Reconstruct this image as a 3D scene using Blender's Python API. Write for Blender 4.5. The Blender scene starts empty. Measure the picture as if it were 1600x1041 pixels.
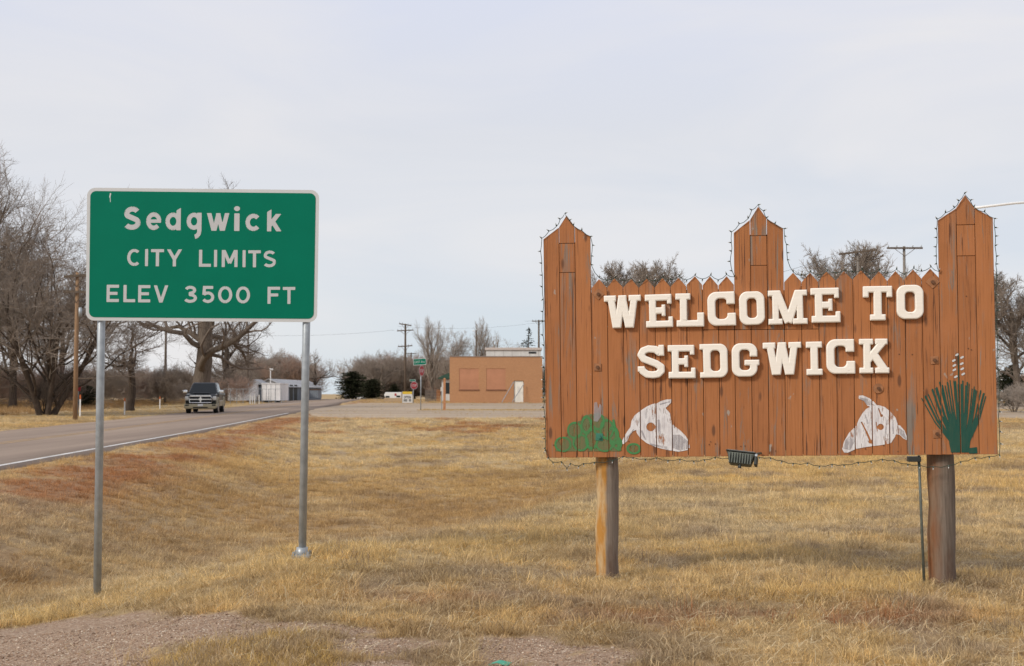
import bpy, bmesh, math, random
import numpy as np
from mathutils import Vector, Matrix

# ------------------------------------------------------------------ camera, sky, sun, exposure
S = bpy.context.scene
COL = S.collection
R = math.radians
F = 1955.0                      # focal length in pixels of the 1600 px wide photograph
CAMZ = 1.6
PITCH = math.atan(94.5 / F)
cam = bpy.data.cameras.new('camera')
camo = bpy.data.objects.new('camera', cam)
COL.objects.link(camo)
camo.location = (0, 0, CAMZ)
camo.rotation_euler = (R(90) + PITCH, 0, 0)
cam.sensor_width = 36
cam.lens = 36 * F / 1600
cam.clip_start = 0.1
cam.clip_end = 9000
cam.dof.use_dof = True
cam.dof.focus_distance = 11.0
cam.dof.aperture_fstop = 5.6
S.camera = camo

SUN_EL, SUN_AZ = 36.0, 232.0    # compass azimuth the light comes from (0 = +Y, 90 = +X)
w = bpy.data.worlds.new('World')
S.world = w
w.use_nodes = True
nt = w.node_tree
nt.nodes.clear()
N = nt.nodes.new
L = nt.links.new
out = N('ShaderNodeOutputWorld')
sky = N('ShaderNodeTexSky')
sky.sky_type = 'NISHITA'
sky.sun_disc = False
sky.sun_elevation = R(SUN_EL)
sky.sun_rotation = R(SUN_AZ)
bg1 = N('ShaderNodeBackground'); bg1.inputs[1].default_value = 0.10
L(sky.outputs[0], bg1.inputs[0])
tc = N('ShaderNodeTexCoord')
sep = N('ShaderNodeSeparateXYZ'); L(tc.outputs['Generated'], sep.inputs[0])
rmp = N('ShaderNodeValToRGB')       # thin high cloud, a little bluer overhead and at the horizon
L(sep.outputs[2], rmp.inputs[0])
e = rmp.color_ramp.elements
e[0].position = 0.0; e[0].color = (0.60, 0.695, 0.76, 1)
e[1].position = 0.36; e[1].color = (0.69, 0.725, 0.865, 1)
x = e.new(0.10); x.color = (0.66, 0.705, 0.775, 1)
x = e.new(0.20); x.color = (0.70, 0.715, 0.765, 1)
mp = N('ShaderNodeMapping'); mp.inputs['Scale'].default_value = (1.6, 1.6, 7.0)
L(tc.outputs['Generated'], mp.inputs[0])
nz = N('ShaderNodeTexNoise'); nz.inputs['Scale'].default_value = 1.7; nz.inputs['Detail'].default_value = 6
nz.inputs['Roughness'].default_value = 0.5; nz.inputs['Distortion'].default_value = 0.6
L(mp.outputs[0], nz.inputs['Vector'])
cr = N('ShaderNodeValToRGB'); L(nz.outputs[0], cr.inputs[0])
cr.color_ramp.elements[0].position = 0.36; cr.color_ramp.elements[0].color = (0, 0, 0, 1)
cr.color_ramp.elements[1].position = 0.70; cr.color_ramp.elements[1].color = (1, 1, 1, 1)
mx = N('ShaderNodeMix'); mx.data_type = 'RGBA'
L(cr.outputs[0], mx.inputs[0]); L(rmp.outputs[0], mx.inputs[6]); mx.inputs[7].default_value = (0.80, 0.785, 0.795, 1)
mfac = N('ShaderNodeMath'); mfac.operation = 'MULTIPLY'; mfac.inputs[1].default_value = 0.95
L(cr.outputs[0], mfac.inputs[0]); L(mfac.outputs[0], mx.inputs[0])
bg2 = N('ShaderNodeBackground'); L(mx.outputs[2], bg2.inputs[0]); bg2.inputs[1].default_value = 0.93
ms = N('ShaderNodeMixShader'); ms.inputs[0].default_value = 0.93
L(bg1.outputs[0], ms.inputs[1]); L(bg2.outputs[0], ms.inputs[2]); L(ms.outputs[0], out.inputs[0])

sl = bpy.data.lights.new('sun', 'SUN')
sl.energy = 2.3
sl.angle = R(13)
sl.color = (1.0, 0.94, 0.85)
so = bpy.data.objects.new('sun', sl)
COL.objects.link(so)
sd = Vector((math.sin(R(SUN_AZ)) * math.cos(R(SUN_EL)), math.cos(R(SUN_AZ)) * math.cos(R(SUN_EL)), math.sin(R(SUN_EL))))
so.rotation_euler = sd.to_track_quat('Z', 'Y').to_euler()
so.location = sd * 60
vs = S.view_settings
S.display_settings.display_device = 'sRGB'
vs.view_transform = 'Standard'
vs.look = 'None'
vs.gamma = 1
vs.use_curve_mapping = False
vs.exposure = 0.20
S.cycles.use_denoising = True
S.cycles.max_bounces = 6
S.cycles.transparent_max_bounces = 24

# ------------------------------------------------------------------ measuring helpers
def ray(px, py):
    a, b = (px - 800) / F, (520.5 - py) / F
    cp, sp = math.cos(PITCH), math.sin(PITCH)
    return Vector((a, cp - b * sp, sp + b * cp))
def at(px, py, Y):
    d = ray(px, py)
    return Vector((0, 0, CAMZ)) + d * (Y / d.y)
def X(px, Y): return at(px, 615, Y).x
def Z(py, Y): return at(800, py, Y).z

RA = R(-4.39)                    # bearing of the highway
CA, SA = math.cos(RA), math.sin(RA)
def us(x, y): return -(CA * x - SA * y), SA * x + CA * y     # u: metres left of the highway line through the camera, s: along it
def xy(u, s): return -u * CA + s * SA, u * SA + s * CA
PS = [-400, -60, 0, 20, 45, 65, 78, 106, 132, 160, 178, 230, 320, 600, 9000]
PZ = [-.2, .0, .1, .17, .2, .27, .33, .46, .62, .74, .76, .55, -.3, -1.5, -1.5]
def prof(s): return np.interp(s, PS, PZ)
def sst(t):
    t = np.clip(t, 0, 1)
    return t * t * (3 - 2 * t)
RIDGE = np.array([(-30, 6.0), (-12, 8.0), (-7, 9.9), (-3.8, 11.7), (-1.94, 12.3), (0, 15.2), (2.5, 22), (5, 34), (8, 64), (12, 90)], float)
def ridge_d(x, y):
    best = np.full(np.shape(x), 1e9); sg = np.zeros(np.shape(x))
    for a, b in zip(RIDGE[:-1], RIDGE[1:]):
        ab = b - a
        t = np.clip(((x - a[0]) * ab[0] + (y - a[1]) * ab[1]) / (ab @ ab), 0, 1)
        dx, dy = x - a[0] - t * ab[0], y - a[1] - t * ab[1]
        d = np.hypot(dx, dy)
        c = ab[0] * dy - ab[1] * dx
        m = d < best
        best = np.where(m, d, best); sg = np.where(m, np.sign(c), sg)
    return best * sg
def hsh(i, j, k):
    v = np.sin(i * 127.1 + j * 311.7 + k * 74.7) * 43758.5453
    return v - np.floor(v)
def vn(x, y, k=0):
    i, j = np.floor(x), np.floor(y)
    f, g = x - i, y - j
    f = f * f * (3 - 2 * f); g = g * g * (3 - 2 * g)
    return (hsh(i, j, k) * (1 - f) + hsh(i + 1, j, k) * f) * (1 - g) + (hsh(i, j + 1, k) * (1 - f) + hsh(i + 1, j + 1, k) * f) * g
def fbm(x, y, k=0, o=4):
    r, a, t = 0, 1, 0
    for q in range(o):
        r = r + a * vn(x, y, k + q); t += a; a *= .5; x = x * 2.03 + 3.1; y = y * 2.03 + 1.7
    return r / t
def G0(x, y):
    u, s = us(x, y)
    wr = sst((6.6 - u) / 3.5)
    D = np.interp(s, [-40, 8, 15, 25, 40, 62, 70], [-.1, -.13, -.16, -.2, -.22, -.02, 0])
    low = -.13 * np.clip(-x - 1.9, 0, 3.5) * sst((16 - y) / 5) + .10 * sst(1 - np.hypot(x + 1.9, y - 11.6) / 2.5)
    dl = ridge_d(x, y)
    dep = np.interp(s, [5, 9, 13, 22, 32, 46, 64], [.2, .5, .75, .7, .5, .28, 0])
    ditch = -dep * sst(dl / 3.3) * sst((7.6 - u) / 6.0)
    return prof(s) + wr * (D + low) + ditch
def under(x, y):
    u, s = us(x, y)
    road = sst((u - 7.75) / .45) * sst((15.0 - u) / .45) * (s < 420)
    yn = 66 + 24 * np.clip((-8 - x) / 6.5, 0, 1.2) ** 2
    lot = sst((y - yn - .3) / 1.2) * sst((126.7 - y) / 1.0) * (u < 8.2) * sst((60 - x) / 1.0)
    return np.maximum(road, lot)
def G(x, y):
    x, y = np.asarray(x, float), np.asarray(y, float)
    rough = (fbm(x * .9, y * .9, 5) - .5) * .10 * sst(np.hypot(x, y) / 12) + (fbm(x * 3, y * 3, 9) - .5) * .035
    return G0(x, y) + rough * (1 - under(x, y))
def g(x, y): return float(G(np.array([x]), np.array([y]))[0])

# gravel apron in the near left corner; grass islands in it
def hit(px, py, z=-.08):
    d = ray(px, py); z = -.1
    for _ in range(12):
        t = (z - CAMZ) / d.z
        z = .5 * z + .5 * float(G0(np.array([d.x * t]), np.array([d.y * t]))[0])
    return (d.x * t, d.y * t)
_ = 0
GRAV = [hit(*p) for p in [(-260, 1250), (-260, 1020), (0, 982), (70, 968), (150, 958), (290, 953), (400, 962), (495, 974), (560, 984), (640, 992), (760, 992), (850, 998), (1000, 1004), (1010, 1060), (900, 1300)]]
ISL = [hit(*p) for p in [(226, 1075), (246, 1016), (330, 1004), (380, 996), (497, 992), (508, 1075)]]
def poly_sd(poly, x, y):
    d = np.full(np.shape(x), 1e9); ins = np.zeros(np.shape(x), bool)
    n = len(poly)
    for i in range(n):
        ax, ay = poly[i]; bx, by = poly[(i + 1) % n]
        ex, ey = bx - ax, by - ay
        t = np.clip(((x - ax) * ex + (y - ay) * ey) / (ex * ex + ey * ey + 1e-12), 0, 1)
        d = np.minimum(d, np.hypot(x - ax - t * ex, y - ay - t * ey))
        cond = (ay > y) != (by > y)
        with np.errstate(divide='ignore', invalid='ignore'):
            xx = (bx - ax) * (y - ay) / (by - ay if by != ay else 1e-9) + ax
        ins ^= cond & (x < xx)
    return np.where(ins, -d, d)
def gravel(x, y):
    n = (fbm(x * 2.2, y * 2.2, 21) - .5) * 1.0 + (fbm(x * 7, y * 7, 23) - .5) * .35
    a = sst((.05 - poly_sd(GRAV, x, y) + n * .6) / .25)
    b = sst((-.02 - poly_sd(ISL, x, y) + n * .75) / .12)
    c = sst((fbm(x * 2.3 + 5, y * 3.4, 25) - .585) / .05) * sst((x + 2.0) / .8)
    return a * (1 - b * .96) * (1 - c)
STRAW = np.array((.61, .435, .195)); PALE = np.array((.65, .515, .295)); RUST = np.array((.36, .155, .065)); LITTER = np.array((.35, .265, .18)); GOLD = np.array((.61, .425, .150)); DARK = np.array((.28, .19, .105))
def gcol(x, y):
    u, s = us(x, y)
    n1 = fbm(x * .16 + 7, y * .16, 31); n2 = fbm(x * .55, y * .55, 37); n3 = fbm(x * 1.9, y * 1.9, 41); n4 = fbm(x * .35 + 20, y * .5, 47)
    lerp = lambda a, b, t: a + (b - a) * t[..., None]
    c = np.broadcast_to(STRAW, np.shape(x) + (3,)).copy()
    c = lerp(c, PALE, sst((n1 - .42) / .25) * .85)
    c = lerp(c, GOLD, sst((n2 - .5) / .2) * .45)
    c = lerp(c, LITTER, sst((n3 - .52) / .2) * .75)
    c = lerp(c, DARK, sst((n4 - .56) / .16) * .5)
    c = lerp(c, LITTER * .8, sst((fbm(x * 1.1 + 3, y * 2.2, 53) - .53) / .12) * sst((22 - y) / 8) * .55)
    rs = np.exp(-((u - 6.2) / 1.05) ** 2) * (.35 + sst((n2 - .38) / .25)) * sst((s - 8) / 6)            # rusty weeds on the road shoulder
    rs = np.maximum(rs, sst((n2 - .56) / .12) * .8 * sst((9 - u) / 3) * sst((s - 46) / 8))               # and along the lot edge
    blob = np.exp(-(((x - 1.9) / 1.3) ** 2 + ((y - 9.0) / .45) ** 2)) + .8 * np.exp(-(((x + .9) / .9) ** 2 + ((y - 9.6) / .4) ** 2))
    rs = np.maximum(rs, blob * sst((n3 - .35) / .25))
    dit = sst((ridge_d(x, y) - .1) / 1.1) * sst((7 - u) / 3) * sst((40 - s) / 15)
    c = lerp(c, np.array((.41, .265, .115)), dit * (.45 + .55 * sst((n2 - .36) / .3)) * .85)
    rd = ridge_d(x, y)
    crest = sst(1 - np.abs(rd + .9) / 1.5) * sst((20 - y) / 6) * sst((4 - x) / 3)
    c = lerp(c, np.array((.64, .465, .20)) * (.88 + .24 * n3[..., None]), crest * .8)
    c = lerp(c, RUST, np.clip(rs, 0, 1) * .85)
    return c

# ------------------------------------------------------------------ mesh and object helpers
def link(o, parent=None):
    COL.objects.link(o)
    if parent is not None: o.parent = parent
    return o
def thing(name, label, cat, loc=(0, 0, 0), rz=0, group=None):
    o = bpy.data.objects.new(name, None)
    o.empty_display_size = .3
    o.location = loc; o.rotation_euler = (0, 0, rz)
    return tag(link(o), label, cat, group)
def tag(o, label, cat, group=None):
    o['label'] = label; o['category'] = cat
    if group: o['group'] = group
    return o
class MB:
    def __init__(s): s.v = []; s.f = []; s.m = []; s.mi = 0
    def add(s, vs, fs):
        b = len(s.v); s.v += [tuple(p) for p in vs]
        for q in fs: s.f.append(tuple(i + b for i in q)); s.m.append(s.mi)
        return s
    def box(s, x0, x1, y0, y1, z0, z1, M=None):
        p = [Vector(c) for c in ((x0, y0, z0), (x1, y0, z0), (x1, y1, z0), (x0, y1, z0), (x0, y0, z1), (x1, y0, z1), (x1, y1, z1), (x0, y1, z1))]
        if M is not None: p = [M @ c for c in p]
        return s.add(p, [(3, 2, 1, 0), (4, 5, 6, 7), (0, 1, 5, 4), (1, 2, 6, 5), (2, 3, 7, 6), (3, 0, 4, 7)])
    def hexa(s, bot, top):
        return s.add(list(bot) + list(top), [(3, 2, 1, 0), (4, 5, 6, 7), (0, 1, 5, 4), (1, 2, 6, 5), (2, 3, 7, 6), (3, 0, 4, 7)])
    def tube(s, pts, rad, n=8, caps=True):
        pts = [Vector(p) for p in pts]
        if not hasattr(rad, '__len__'): rad = [rad] * len(pts)
        vs, fs = [], []
        ref = None
        for i, p in enumerate(pts):
            t = (pts[min(i + 1, len(pts) - 1)] - pts[max(i - 1, 0)])
            t = t.normalized() if t.length > 1e-9 else Vector((0, 0, 1))
            if ref is None: ref = Vector((1, 0, 0)) if abs(t.x) < .8 else Vector((0, 1, 0))
            a = (ref - t * ref.dot(t)).normalized(); ref = a
            b = t.cross(a)
            for k in range(n):
                q = 2 * math.pi * k / n
                vs.append(p + (a * math.cos(q) + b * math.sin(q)) * rad[i])
        for i in range(len(pts) - 1):
            for k in range(n):
                fs.append((i * n + k, i * n + (k + 1) % n, (i + 1) * n + (k + 1) % n, (i + 1) * n + k))
        if caps:
            fs.append(tuple(range(n - 1, -1, -1))); fs.append(tuple(range((len(pts) - 1) * n, len(pts) * n)))
        return s.add(vs, fs)
    def prism(s, poly, y0, y1):              # polygon in x,z pushed from y0 (front) to y1 (back)
        n = len(poly)
        vs = [(p[0], y0, p[1]) for p in poly] + [(p[0], y1, p[1]) for p in poly]
        fs = [tuple(range(n)), tuple(range(2 * n - 1, n - 1, -1))]
        for i in range(n):
            j = (i + 1) % n
            fs.append((i, i + n, j + n, j))
        return s.add(vs, fs)
    def prismx(s, poly, x0, x1):             # polygon in y,z pushed along x
        n = len(poly)
        vs = [(x0, p[0], p[1]) for p in poly] + [(x1, p[0], p[1]) for p in poly]
        fs = [tuple(range(n - 1, -1, -1)), tuple(range(n, 2 * n))]
        for i in range(n):
            j = (i + 1) % n
            fs.append((i, j, j + n, i + n))
        return s.add(vs, fs)
    def mesh(s, name, mats, smooth=False):
        me = bpy.data.meshes.new(name)
        me.from_pydata(s.v, [], s.f)
        for m in (mats if isinstance(mats, (list, tuple)) else [mats]): me.materials.append(m)
        me.polygons.foreach_set('material_index', s.m)
        if smooth: me.polygons.foreach_set('use_smooth', [True] * len(me.polygons))
        bm = bmesh.new(); bm.from_mesh(me); bmesh.ops.recalc_face_normals(bm, faces=bm.faces); bm.to_mesh(me); bm.free()
        me.update()
        return me
    def build(s, name, mats, parent=None, smooth=False, bevel=0, seg=2):
        o = link(bpy.data.objects.new(name, s.mesh(name, mats, smooth)), parent)
        if bevel:
            b = o.modifiers.new('bevel', 'BEVEL'); b.width = bevel; b.segments = seg; b.limit_method = 'ANGLE'; b.angle_limit = R(35)
            o.data.polygons.foreach_set('use_smooth', [True] * len(o.data.polygons))
            wn = o.modifiers.new('wn', 'WEIGHTED_NORMAL'); wn.keep_sharp = True
        return o
def np_mesh(name, V, Q, mats, smooth=True):
    me = bpy.data.meshes.new(name)
    Q = np.asarray(Q, np.int32); k = Q.shape[1]
    me.vertices.add(len(V)); me.vertices.foreach_set('co', np.asarray(V, np.float32).ravel())
    me.loops.add(Q.size); me.loops.foreach_set('vertex_index', Q.ravel())
    me.polygons.add(len(Q)); me.polygons.foreach_set('loop_start', np.arange(0, Q.size, k, dtype=np.int32))
    me.polygons.foreach_set('loop_total', np.full(len(Q), k, np.int32))
    if smooth: me.polygons.foreach_set('use_smooth', np.ones(len(Q), bool))
    for m in (mats if isinstance(mats, (list, tuple)) else [mats]): me.materials.append(m)
    me.update(calc_edges=True); me.validate()
    return me
def inst(name, me, loc, rz=0, sc=1, parent=None, rot=None):
    o = bpy.data.objects.new(name, me)
    o.location = loc; o.rotation_euler = rot if rot else (0, 0, rz)
    o.scale = (sc, sc, sc) if not hasattr(sc, '__len__') else sc
    return link(o, parent)
def copy_tree(o, parent=None):
    c = o.copy(); COL.objects.link(c)
    if parent is not None: c.parent = parent
    for ch in list(o.children): copy_tree(ch, c)
    return c

# ------------------------------------------------------------------ materials
class NT:
    def __init__(s, name):
        s.m = bpy.data.materials.new(name); s.m.use_nodes = True
        s.t = s.m.node_tree; s.b = s.t.nodes['Principled BSDF']; s.o = s.t.nodes['Material Output']
    def n(s, k, **kw):
        q = s.t.nodes.new(k)
        for a, v in kw.items(): setattr(q, a, v)
        return q
    def l(s, a, b): s.t.links.new(a, b)
    def coord(s, kind='Object', scale=(1, 1, 1), rnd=False):
        t = s.n('ShaderNodeTexCoord'); m = s.n('ShaderNodeMapping')
        m.inputs['Scale'].default_value = scale
        s.l(t.outputs[kind], m.inputs[0])
        if rnd:
            oi = s.n('ShaderNodeObjectInfo'); mu = s.n('ShaderNodeMath', operation='MULTIPLY'); mu.inputs[1].default_value = 57.3
            s.l(oi.outputs['Random'], mu.inputs[0])
            cx = s.n('ShaderNodeCombineXYZ')
            for k in range(3): s.l(mu.outputs[0], cx.inputs[k])
            s.l(cx.outputs[0], m.inputs['Location'])
        return m.outputs[0]
    def noise(s, v, scale, detail=4, rough=.55, dist=0):
        q = s.n('ShaderNodeTexNoise'); q.inputs['Scale'].default_value = scale; q.inputs['Detail'].default_value = detail
        q.inputs['Roughness'].default_value = rough; q.inputs['Distortion'].default_value = dist
        s.l(v, q.inputs['Vector']); return q.outputs[0]
    def ramp(s, f, *st):
        r = s.n('ShaderNodeValToRGB'); s.l(f, r.inputs[0]); e = r.color_ramp.elements
        e[0].position = st[0][0]; e[0].color = (*st[0][1], 1) if hasattr(st[0][1], '__len__') else (st[0][1],) * 3 + (1,)
        e[1].position = st[-1][0]; e[1].color = (*st[-1][1], 1) if hasattr(st[-1][1], '__len__') else (st[-1][1],) * 3 + (1,)
        for p, c in st[1:-1]:
            q = e.new(p); q.color = (*c, 1) if hasattr(c, '__len__') else (c, c, c, 1)
        return r.outputs[0]
    def mix(s, f, a, b, blend='MIX'):
        q = s.n('ShaderNodeMix', data_type='RGBA', blend_type=blend)
        for i, v in ((0, f), (6, a), (7, b)):
            if hasattr(v, 'is_linked'): s.l(v, q.inputs[i])
            elif i == 0: q.inputs[0].default_value = v
            else: q.inputs[i].default_value = (*v, 1)
        return q.outputs[2]
    def bump(s, h, strength=.3, dist=.01):
        b = s.n('ShaderNodeBump'); b.inputs['Strength'].default_value = strength; b.inputs['Distance'].default_value = dist
        s.l(h, b.inputs['Height']); s.l(b.outputs[0], s.b.inputs['Normal'])
    def col(s, c):
        if hasattr(c, 'is_linked'): s.l(c, s.b.inputs['Base Color'])
        else: s.b.inputs['Base Color'].default_value = (*c, 1)
        return s
    def set(s, rough=.6, metal=0, spec=.5):
        s.b.inputs['Roughness'].default_value = rough; s.b.inputs['Metallic'].default_value = metal
        s.b.inputs['Specular IOR Level'].default_value = spec; return s
def simple(name, c, rough=.6, metal=0, var=.12, sc=6, spec=.4, bump=0, kind='Object'):
    t = NT(name); t.set(rough, metal, spec)
    v = t.coord(kind)
    f = t.ramp(t.noise(v, sc, 5), (.3, 0.), (.7, 1.))
    t.col(t.mix(f, tuple(k * (1 - var) for k in c), tuple(min(1, k * (1 + var)) for k in c)))
    if bump: t.bump(t.noise(v, sc * 6, 4), bump, .01)
    return t.m
M = {}
def mk_ground():
    t = NT('prairie_ground'); t.set(.95, 0, .1)
    a = t.n('ShaderNodeAttribute', attribute_name='tint'); gq = t.n('ShaderNodeAttribute', attribute_name='gravel')
    v = t.coord()
    n1 = t.noise(v, 9, 6, .7); n2 = t.noise(v, 45, 4, .7)
    c = t.mix(t.ramp(n1, (.3, 0.), (.7, 1.)), (.55, .52, .5), (1.02, 1.0, .97), 'MIX')
    base = t.mix(1.0, a.outputs['Color'], c, 'MULTIPLY')
    vo = t.n('ShaderNodeTexVoronoi'); vo.inputs['Scale'].default_value = 70; t.l(v, vo.inputs['Vector'])
    sp = t.n('ShaderNodeSeparateColor'); t.l(vo.outputs['Color'], sp.inputs[0])
    gr = t.ramp(sp.outputs[0], (.0, (.15, .10, .068)), (.35, (.30, .205, .138)), (.75, (.38, .27, .19)), (1., (.54, .44, .34)))
    gr = t.mix(t.ramp(n1, (.35, 0.), (.65, .55)), gr, (.34, .232, .158))
    t.col(t.mix(gq.outputs['Fac'], base, gr))
    h = t.mix(gq.outputs['Fac'], n2, vo.outputs['Distance'])
    t.bump(h, .6, .02)
    return t.m
M['ground'] = mk_ground()
def mk_grass():
    t = NT('dry_grass'); t.set(.75, 0, .25)
    a = t.n('ShaderNodeAttribute', attribute_name='tint', attribute_type='INSTANCER')
    g2 = t.n('ShaderNodeNewGeometry')
    c = t.mix(g2.outputs['Random Per Island'], (.58, .54, .49), (1.55, 1.57, 1.6))
    cc = t.mix(1.0, a.outputs['Color'], c, 'MULTIPLY')
    t.col(cc)
    tr = t.n('ShaderNodeBsdfTranslucent'); t.l(cc, tr.inputs[0])
    mxs = t.n('ShaderNodeMixShader'); mxs.inputs[0].default_value = .35
    t.l(t.b.outputs[0], mxs.inputs[1]); t.l(tr.outputs[0], mxs.inputs[2]); t.l(mxs.outputs[0], t.o.inputs[0])
    return t.m
M['grass'] = mk_grass()
def mk_asphalt(name, c0, c1, stretch):
    t = NT(name); t.set(.9, 0, .2)
    v = t.coord(); v2 = t.coord('Object', stretch)
    n1 = t.noise(v2, .6, 6, .6); n2 = t.noise(v, 60, 3, .7)
    c = t.mix(t.ramp(n1, (.35, 0.), (.68, 1.)), c0, c1)
    t.col(t.mix(t.ramp(n2, (.3, .0), (.7, .35)), c, tuple(k * .6 for k in c0))); t.bump(n2, .25, .01)
    return t.m
M['asphalt'] = mk_asphalt('asphalt', (.245, .184, .142), (.355, .272, .208), (1.2, .06, 1))
M['lot'] = mk_asphalt('gravelly_pavement', (.33, .252, .175), (.46, .362, .262), (.12, .5, 1))
M['line_white'] = simple('worn_white_line', (.52, .50, .47), .8, var=.25, sc=2)
M['line_yellow'] = simple('worn_yellow_line', (.36, .225, .10), .85, var=.22, sc=2)
def mk_plank():
    t = NT('painted_plank'); t.set(.72, 0, .25)
    v = t.coord('Object', (1, 1, 1), True); vs = t.coord('Object', (9, 9, .55), True); vg = t.coord('Object', (26, 26, .8), True)
    oi = t.n('ShaderNodeObjectInfo')
    grain = t.noise(vg, 3, 6, .65, .6)
    c = t.mix(t.ramp(grain, (.3, 0.), (.7, 1.)), (.325, .124, .042), (.415, .163, .060))
    c = t.mix(t.ramp(oi.outputs['Random'], (0., .0), (1., .45)), c, (.25, .092, .034))
    big = t.noise(v, 3.2, 3, .6)
    c = t.mix(t.ramp(big, (.45, 0.), (.72, .5)), c, (.40, .155, .06))
    # flaked streaks down to grey wood
    st = t.noise(vs, 2.0, 8, .72, .9)
    mask = t.ramp(st, (.54, 0.), (.615, 1.))
    pk = t.ramp(t.noise(v, 1.7, 3, .5), (.40, 0.), (.58, 1.))
    mm = t.mix(1.0, mask, pk, 'MULTIPLY')
    grey = t.mix(grain, (.10, .075, .055), (.30, .245, .20))
    c = t.mix(mm, c, grey)
    crk = t.ramp(t.noise(t.coord('Object', (34, 34, .45), True), 2.2, 4, .6, 1.4), (.36, 1.), (.405, 0.))
    c = t.mix(crk, c, (.12, .047, .022))
    vk = t.n('ShaderNodeTexVoronoi'); vk.inputs['Scale'].default_value = 1.0; t.l(t.coord('Object', (8.5, 8.5, 2.6), True), vk.inputs['Vector'])
    c = t.mix(t.ramp(vk.outputs['Distance'], (.10, .85), (.17, 0.)), c, (.115, .05, .026))
    sp = t.ramp(t.noise(t.coord('Object', (1, 1, .6), True), 17, 2, .4), (.74, 0.), (.79, 1.))
    c = t.mix(sp, c, (.33, .27, .22))
    t.col(c)
    t.bump(t.mix(.5, grain, st), .35, .004)
    return t.m
M['plank'] = mk_plank()
def mk_paint(name, c, wear, worn, fill=1.0, edge=None):
    t = NT(name); t.set(.7, 0, .25)
    v = t.coord('Object', (14, 14, 1.2)); v2 = t.coord('Object', (6, 6, 3))
    n1 = t.noise(v, 3, 7, .7, .7); n2 = t.noise(v2, 2, 5, .6)
    t.col(t.mix(t.ramp(t.mix(.6, n2, n1), (.44, 0.), (.60, .9)), c, worn))
    f = t.mix(.5, n1, n2)
    mask = t.ramp(f, (wear - .05, 0.), (wear + .02, fill))
    tr = t.n('ShaderNodeBsdfTransparent'); mxs = t.n('ShaderNodeMixShader')
    t.l(mask, mxs.inputs[0]); t.l(tr.outputs[0], mxs.inputs[1]); t.l(t.b.outputs[0], mxs.inputs[2]); t.l(mxs.outputs[0], t.o.inputs[0])
    return t.m
M['skull'] = mk_paint('flaking_white_paint', (.76, .735, .72), .452, (.44, .40, .40))
M['cactus'] = mk_paint('flaking_green_paint', (.055, .215, .07), .40, (.08, .16, .06))
M['cactus_wash'] = mk_paint('thin_green_wash', (.115, .175, .072), .455, (.20, .155, .075), .82)
M['yucca'] = mk_paint('dark_teal_paint', (.012, .066, .047), .36, (.03, .075, .05))
M['letter'] = None
def mk_letter():
    t = NT('cream_painted_letter'); t.set(.55, 0, .35)
    v = t.coord('Object', (1.2, 4, 16)); v2 = t.coord()
    n = t.noise(v, 4, 6, .65, .3)
    c = t.mix(t.ramp(n, (.35, 0.), (.7, 1.)), (.79, .725, .63), (.84, .785, .70))
    ck = t.ramp(t.noise(t.coord('Object', (2.2, 1, 30), True), 2.1, 3, .6, .8), (.265, 1.), (.29, 0.))
    c = t.mix(ck, c, (.34, .26, .19))
    sp = t.ramp(t.noise(v2, 30, 2), (.77, 0.), (.80, 1.))
    c = t.mix(sp, c, (.3, .22, .16))
    t.col(c); t.bump(n, .06, .003)
    return t.m
M['letter'] = mk_letter()
def mk_post(name, stain, flaked, x0, x1, ga=(.135, .10, .075), gb=(.30, .245, .195)):
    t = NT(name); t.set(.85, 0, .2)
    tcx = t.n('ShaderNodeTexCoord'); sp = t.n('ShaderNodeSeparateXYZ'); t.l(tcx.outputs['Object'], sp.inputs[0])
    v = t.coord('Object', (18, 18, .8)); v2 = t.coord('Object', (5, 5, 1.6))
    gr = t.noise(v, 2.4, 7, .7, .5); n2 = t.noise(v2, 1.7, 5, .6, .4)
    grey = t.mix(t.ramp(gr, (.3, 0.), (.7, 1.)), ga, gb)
    warm = t.mix(t.ramp(n2, (.40, 0.), (.58, 1.)), stain, flaked)
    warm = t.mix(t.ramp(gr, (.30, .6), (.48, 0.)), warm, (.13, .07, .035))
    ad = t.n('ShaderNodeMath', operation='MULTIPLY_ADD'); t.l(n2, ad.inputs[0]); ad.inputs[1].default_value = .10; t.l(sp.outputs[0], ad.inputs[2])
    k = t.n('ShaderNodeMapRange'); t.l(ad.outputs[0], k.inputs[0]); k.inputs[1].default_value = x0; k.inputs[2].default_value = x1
    c = t.mix(k.outputs[0], warm, grey)  # uneven preservative: warm stain at the left, weathered grey wood at the right
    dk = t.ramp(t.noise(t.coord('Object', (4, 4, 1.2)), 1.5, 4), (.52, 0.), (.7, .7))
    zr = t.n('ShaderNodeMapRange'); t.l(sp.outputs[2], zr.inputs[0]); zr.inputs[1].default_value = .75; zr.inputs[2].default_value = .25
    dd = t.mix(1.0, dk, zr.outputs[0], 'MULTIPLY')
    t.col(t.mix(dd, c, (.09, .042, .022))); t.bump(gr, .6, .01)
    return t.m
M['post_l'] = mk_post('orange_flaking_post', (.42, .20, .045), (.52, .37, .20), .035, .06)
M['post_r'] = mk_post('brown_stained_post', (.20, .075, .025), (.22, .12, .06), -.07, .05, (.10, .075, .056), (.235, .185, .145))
M['galv'] = simple('galvanized_steel', (.33, .355, .37), .42, .35, .16, 14, bump=.05)
M['bark'] = None
def mk_bark(name, a, b):
    t = NT(name); t.set(.95, 0, .1)
    v = t.coord('Object', (6, 6, 1.2)); n = t.noise(v, 2, 6, .7)
    t.col(t.mix(t.ramp(n, (.32, 0.), (.68, 1.)), a, b)); t.bump(n, .8, .05)
    return t.m
M['bark'] = mk_bark('bark', (.085, .066, .050), (.21, .168, .132))
M['bark_dark'] = mk_bark('dark_bark', (.042, .031, .024), (.105, .080, .062))
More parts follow.
